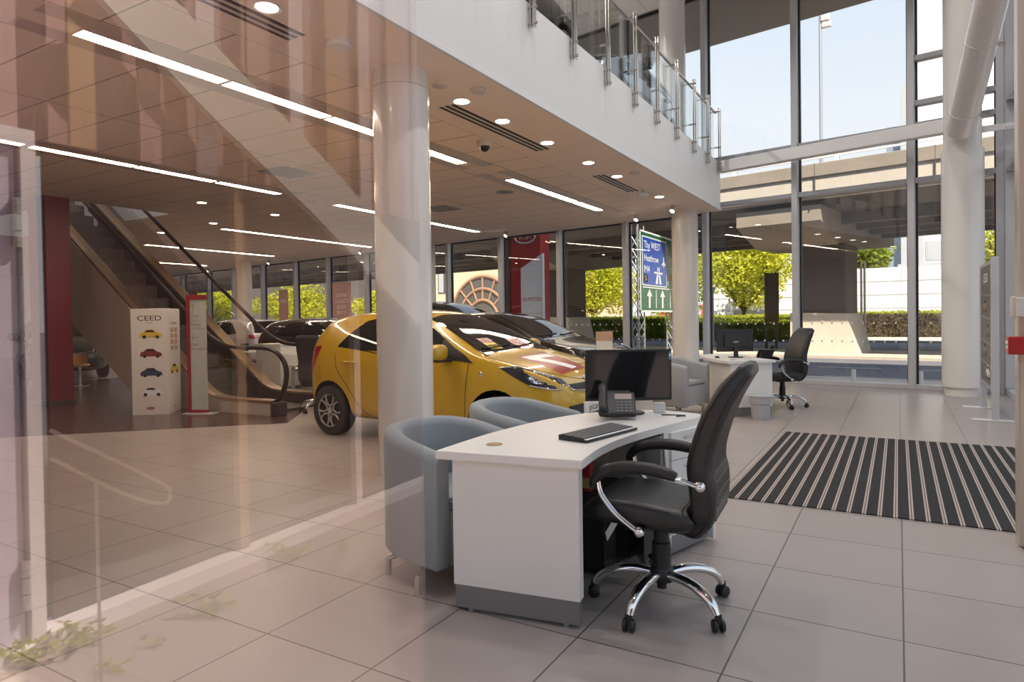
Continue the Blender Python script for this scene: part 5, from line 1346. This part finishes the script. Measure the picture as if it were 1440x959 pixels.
prism(bm, [(-4.3, 0)]+arc(4.3)[::-1]+[(4.3, 0)], 0, .25, mxa); ar = obj('arched_window', bm, 'window_dark', bt)
bm = B()
for r in (4.3, 3.1, 2.0): tube(bm, [Vector((9.2+x, -.3, z)) for x, z in arc(r)], .16, 8)
for k in range(1, 8): cyl(bm, (9.2+2.0*math.cos(PI*k/8), -.3, 1.2+2.3*math.sin(PI*k/8)), (9.2+4.3*math.cos(PI*k/8), -.3, 1.2+4.95*math.sin(PI*k/8)), .12, seg=6)
obj('arch_glazing_bar', bm, 'stone_brown', ar)
building('cream stone building with pale square windows left of the lime tree', -30.5, -24.2, 58, 0, 15, 8, 'stone_build', [(1.0, 3.2, 4.2, 7.2), (1.0, 3.2, .8, 3.4), (4.4, 5.6, 4.2, 7.2)], 'stone_brown')
building('cream building strip between the brown pier and the pylon', -33.2, -31.2, 60, 0, 15, 6, 'stone_build', [(.5, 1.2, 3.8, 7)], 'stone_brown')
building('pale building with red sheds behind the road sign', -23, -14.5, 66, 0, 5.0, 6, 'far_white', [(1, 3, .5, 2.2), (5.4, 7, .5, 2.5)], 'brick_red')
t = building('tall white building with grey fins right of the viaduct pier', 1.2, 9, 72, 0, 32, 10, 'far_white', [(1.0, 2.4, 6.2, 8.0), (3.0, 4.4, 6.2, 8.0)], 'far_grey')
for a, b_ in ((-.9, -.05),): obj('grey_fin', bx(a, b_, -.4, 2, 5, 22.5), 'far_grey', t)
obj('blue_fin', bx(-2.1, -.95, .5, 3, 5, 19), 'far_blue', t); obj('ledge', bx(-1.2, 7.8, -1.2, 0, 5.2, 5.9), 'far_grey', t)
obj('pipe', bx(.3, .9, -.6, 0, 5.9, 12), 'far_grey', t)
bm = B(); box(bm, -160, -51, 78, 79, -.1, 14); struct('background_wall', bm, 'concrete_dark')

# ------------------------------------------------------------------ camera side of the glass: pavement, re-entrant wall with door
YG = .22
def rv(y): return 2*YG-y                 # point seen mirrored at depth y stands at rv(y)
bm = B(); prism(bm, [(-3.3, -14), (12, -14), (12, .05), (-3.3, .05)], -.08, -.004); struct('pavement', bm, 'ext_paving')
wa = math.radians(3.5)
def W(u, off=0.): return Vector((-3.165-off-.085*(-u-.95) if u < -.95 else -3.165-off, u, 0))
# wall in two storeys of cladding boards above a glazed strip; sill along its foot
bm = B(); prism(bm, [(-3.55, -9), (-3.38-.6, -9), (-3.45, .05), (-3.20, .05), (-3.20, -.93), (-3.31, -.97)], 2.16, 8.15)
struct('wall_outer', bm, 'ext_wall')
k = 0
for k in range(7):
    y1 = -1.02-1.0*k; y0 = y1-1.0
    x1, x0 = -3.20+.0*k-.07*(k), -3.20-.07*(k+1)
    bm = B(); prism(bm, [(x1, y1), (x0, y0), (x0-.02, y0), (x1-.02, y1)], .07, 2.16); w_ = struct('window_%d' % (40+k), bm, 'ext_glass_dark')
    bm = B(); box(bm, x0-.02, x0+.05, y0-.03, y0+.03, .07, 2.16); m_ = struct('trim_%d' % (20+k), bm, ['ext_wall_tan', 'lilac_frame', 'ext_wall'][k % 3])
    for q in range(3):
        yy = y1-.17-.33*q; xx = x1-.07*(.17+.33*q)
        struct('trim_%d' % (30+k), bx(xx+.0, xx+.022, yy-.05, yy+.06, 2.16, 7.5), ['ext_wall_tan', 'ext_wall', 'lilac_frame'][(k+q) % 3])
bm = B(); prism(bm, [(-3.08, -.955), (-3.08-.07*8-.02, -9), (-3.30-.07*8, -9), (-3.24, -.955)], -.004, .066); struct('sill_outer', bm, 'lilac_frame')
# door in the wall next to the glass corner
dr = bpy.data.objects.new('door_1', None); dr.location = (-3.16, 0, 0); link(dr); dr['kind'] = 'structure'
bm = B(); box(bm, -.05, .045, -.955, -.90, 0, 2.17); box(bm, -.05, .045, -.90, .04, 2.10, 2.17); box(bm, -.05, .045, .0, .05, 0, 2.17); obj('door_frame', bm, 'lilac_frame', dr)
bm = B(); box(bm, -.03, .02, -.885, -.01, .04, 2.095); box(bm, .02, .026, -.80, -.10, .15, 2.0); obj('door_leaf', bm, 'lilac_door', dr)
for z in (.28, 1.78):
    bm = B()
    for q in range(3): cyl(bm, (.04, -.885, z-.10+q*.069), (.04, -.885, z-.10+q*.069+.064), .016, seg=14)
    obj('hinge', bm, 'hinge_metal', dr, smooth=40)
struct('trim_50', bx(-3.2, -3.08, -.90, .05, -.004, .035), 'lilac_frame')
# white sloping plate added in place of the pale diagonal reflection band
for nm, lb, za in (('reflected_band', 'added white sloping plate standing for the pale diagonal reflected band', 0),):
    t = thing(nm, lb, 'band', (-3.18, -1.2, 0))
    bm = B(); mxz = Matrix(((0, 0, 1, 0), (1, 0, 0, 0), (0, 1, 0, 0), (0, 0, 0, 1)))
    pr = [(-.0, 2.88), (-.28, 3.02), (-.46, 2.96), (-.65, 2.82), (-1.43, 2.36), (-2.6, 1.6), (-2.6, 1.12), (-1.30, 2.02), (-.62, 2.44), (-.44, 2.56)]
    prism(bm, [(-(-y_) , z_) for y_, z_ in pr], 0, .05, mxz); obj('plate', bm, 'white_paint', t)
hr = thing('handrail', 'bent steel handrail on the outdoor pavement by the door', 'handrail', (-2.6, -1.0, 0))
bm = B(); tube(bm, spline([(0, .25, .985), (0, -.02, .80), (0, -.16, .70), (.0, -.19, .66), (0, -.16, .62), (0, .0, .70), (0, .25, .885)], 5), .007, 10); obj('rail', bm, 'steel', hr, smooth=60)
bm = B(); cyl(bm, (0, .10, 0), (0, .10, .77), .006, seg=12); obj('post', bm, 'steel', hr, smooth=40)
def weed(x, y, s, label, seed):
    t = thing('weed', label, 'weed', (x, y, -.004), group='weeds along the outdoor sill'); rnd = random.Random(seed)
    bm = B(); lf = B()
    for k in range(int(9*s/.12)):
        a = rnd.uniform(0, 2*PI); l = s*rnd.uniform(.5, 1.2); h_ = s*rnd.uniform(.25, .9)
        pts = spline([(0, 0, 0), (math.cos(a)*l*.4, math.sin(a)*l*.4, h_*.7), (math.cos(a)*l, math.sin(a)*l, h_*.8)], 4); tube(bm, pts, .0015, 5)
        for p in pts[2:]:
            for q in range(3):
                b1 = Vector((rnd.gauss(0, 1), rnd.gauss(0, 1), rnd.gauss(0, .5))).normalized(); b2 = b1.cross(Vector((rnd.gauss(0, 1), rnd.gauss(0, 1), rnd.gauss(0, 1)))).normalized(); sz = s*rnd.uniform(.08, .16)
                lf.faces.new([lf.verts.new(p+b1*sz*(u+1)+b2*sz*.5*v) for u, v in ((-1, 0), (0, -1), (1, 0), (0, 1))])
    obj('stems', bm, 'leaf_weed', t); obj('leaves', lf, 'leaf_weed', t)
for k, (x, y, s, lb) in enumerate([(-3.0, 1.47, .13, 'tall weed at the corner of the pale sill and door'), (-3.0, 1.27, .12, 'leafy weed at the bottom left corner below the door'), (-2.80, 1.93, .13, 'spreading weed on paving beside the middle of the sill'), (-2.66, 1.42, .07, 'tiny weed on the paving farthest from the sill'), (-2.99, 2.58, .14, 'pale weed beside the sill farther along'), (-2.72, 1.60, .06, 'thin faint weed sprig on the outdoor paving'), (-2.86, 2.85, .09, 'small weed close to the far end of the sill')]):
    weed(x, rv(y), s, lb, 60+k)

# ================================================================== LIGHT
sun = bpy.data.lights.new('sun', 'SUN'); sun.energy = 9.; sun.angle = .009; sun.color = (1, .88, .70)
so = bpy.data.objects.new('sun', sun); link(so)
sd_ = Vector((.36, -.50, .80)).normalized(); so.rotation_euler = sd_.to_track_quat('Z', 'Y').to_euler()
def lamp(loc, e_, ang=2.4, rad=.06):
    l = bpy.data.lights.new('unseen_spot', 'SPOT'); l.energy = e_; l.spot_size = ang; l.spot_blend = .6; l.shadow_soft_size = rad; l.color = (1, .96, .92)
    o = bpy.data.objects.new('unseen_spot', l); o.location = loc; link(o)
for x in (-2.2, .4):
    for y in (1.5, 4.5, 7.5, 10.5): lamp((x, y, 8.1), 150)  # atrium spots added without fittings, out of view, to brighten the hall
for x, y in ((-6, 4), (-6, 8), (-6, 12), (-12, 6), (-12, 11)): lamp((x, y, 8.1), 420)
# unseen dark block added behind the camera to dim reflections in the glass
t = thing('building', 'added dark block behind the viewpoint that cuts reflections in the glass', 'building', (6, -20, -.1))
obj('wall', bx(-9, 22, -8, 0, 0, 11), 'concrete_dark', t)
for k in range(7):
    for z in (1.2, 4.6, 8.0): obj('window', bx(-7.6+4*k, -5.4+4*k, 0, .05, z, z+2), 'window_dark', t)
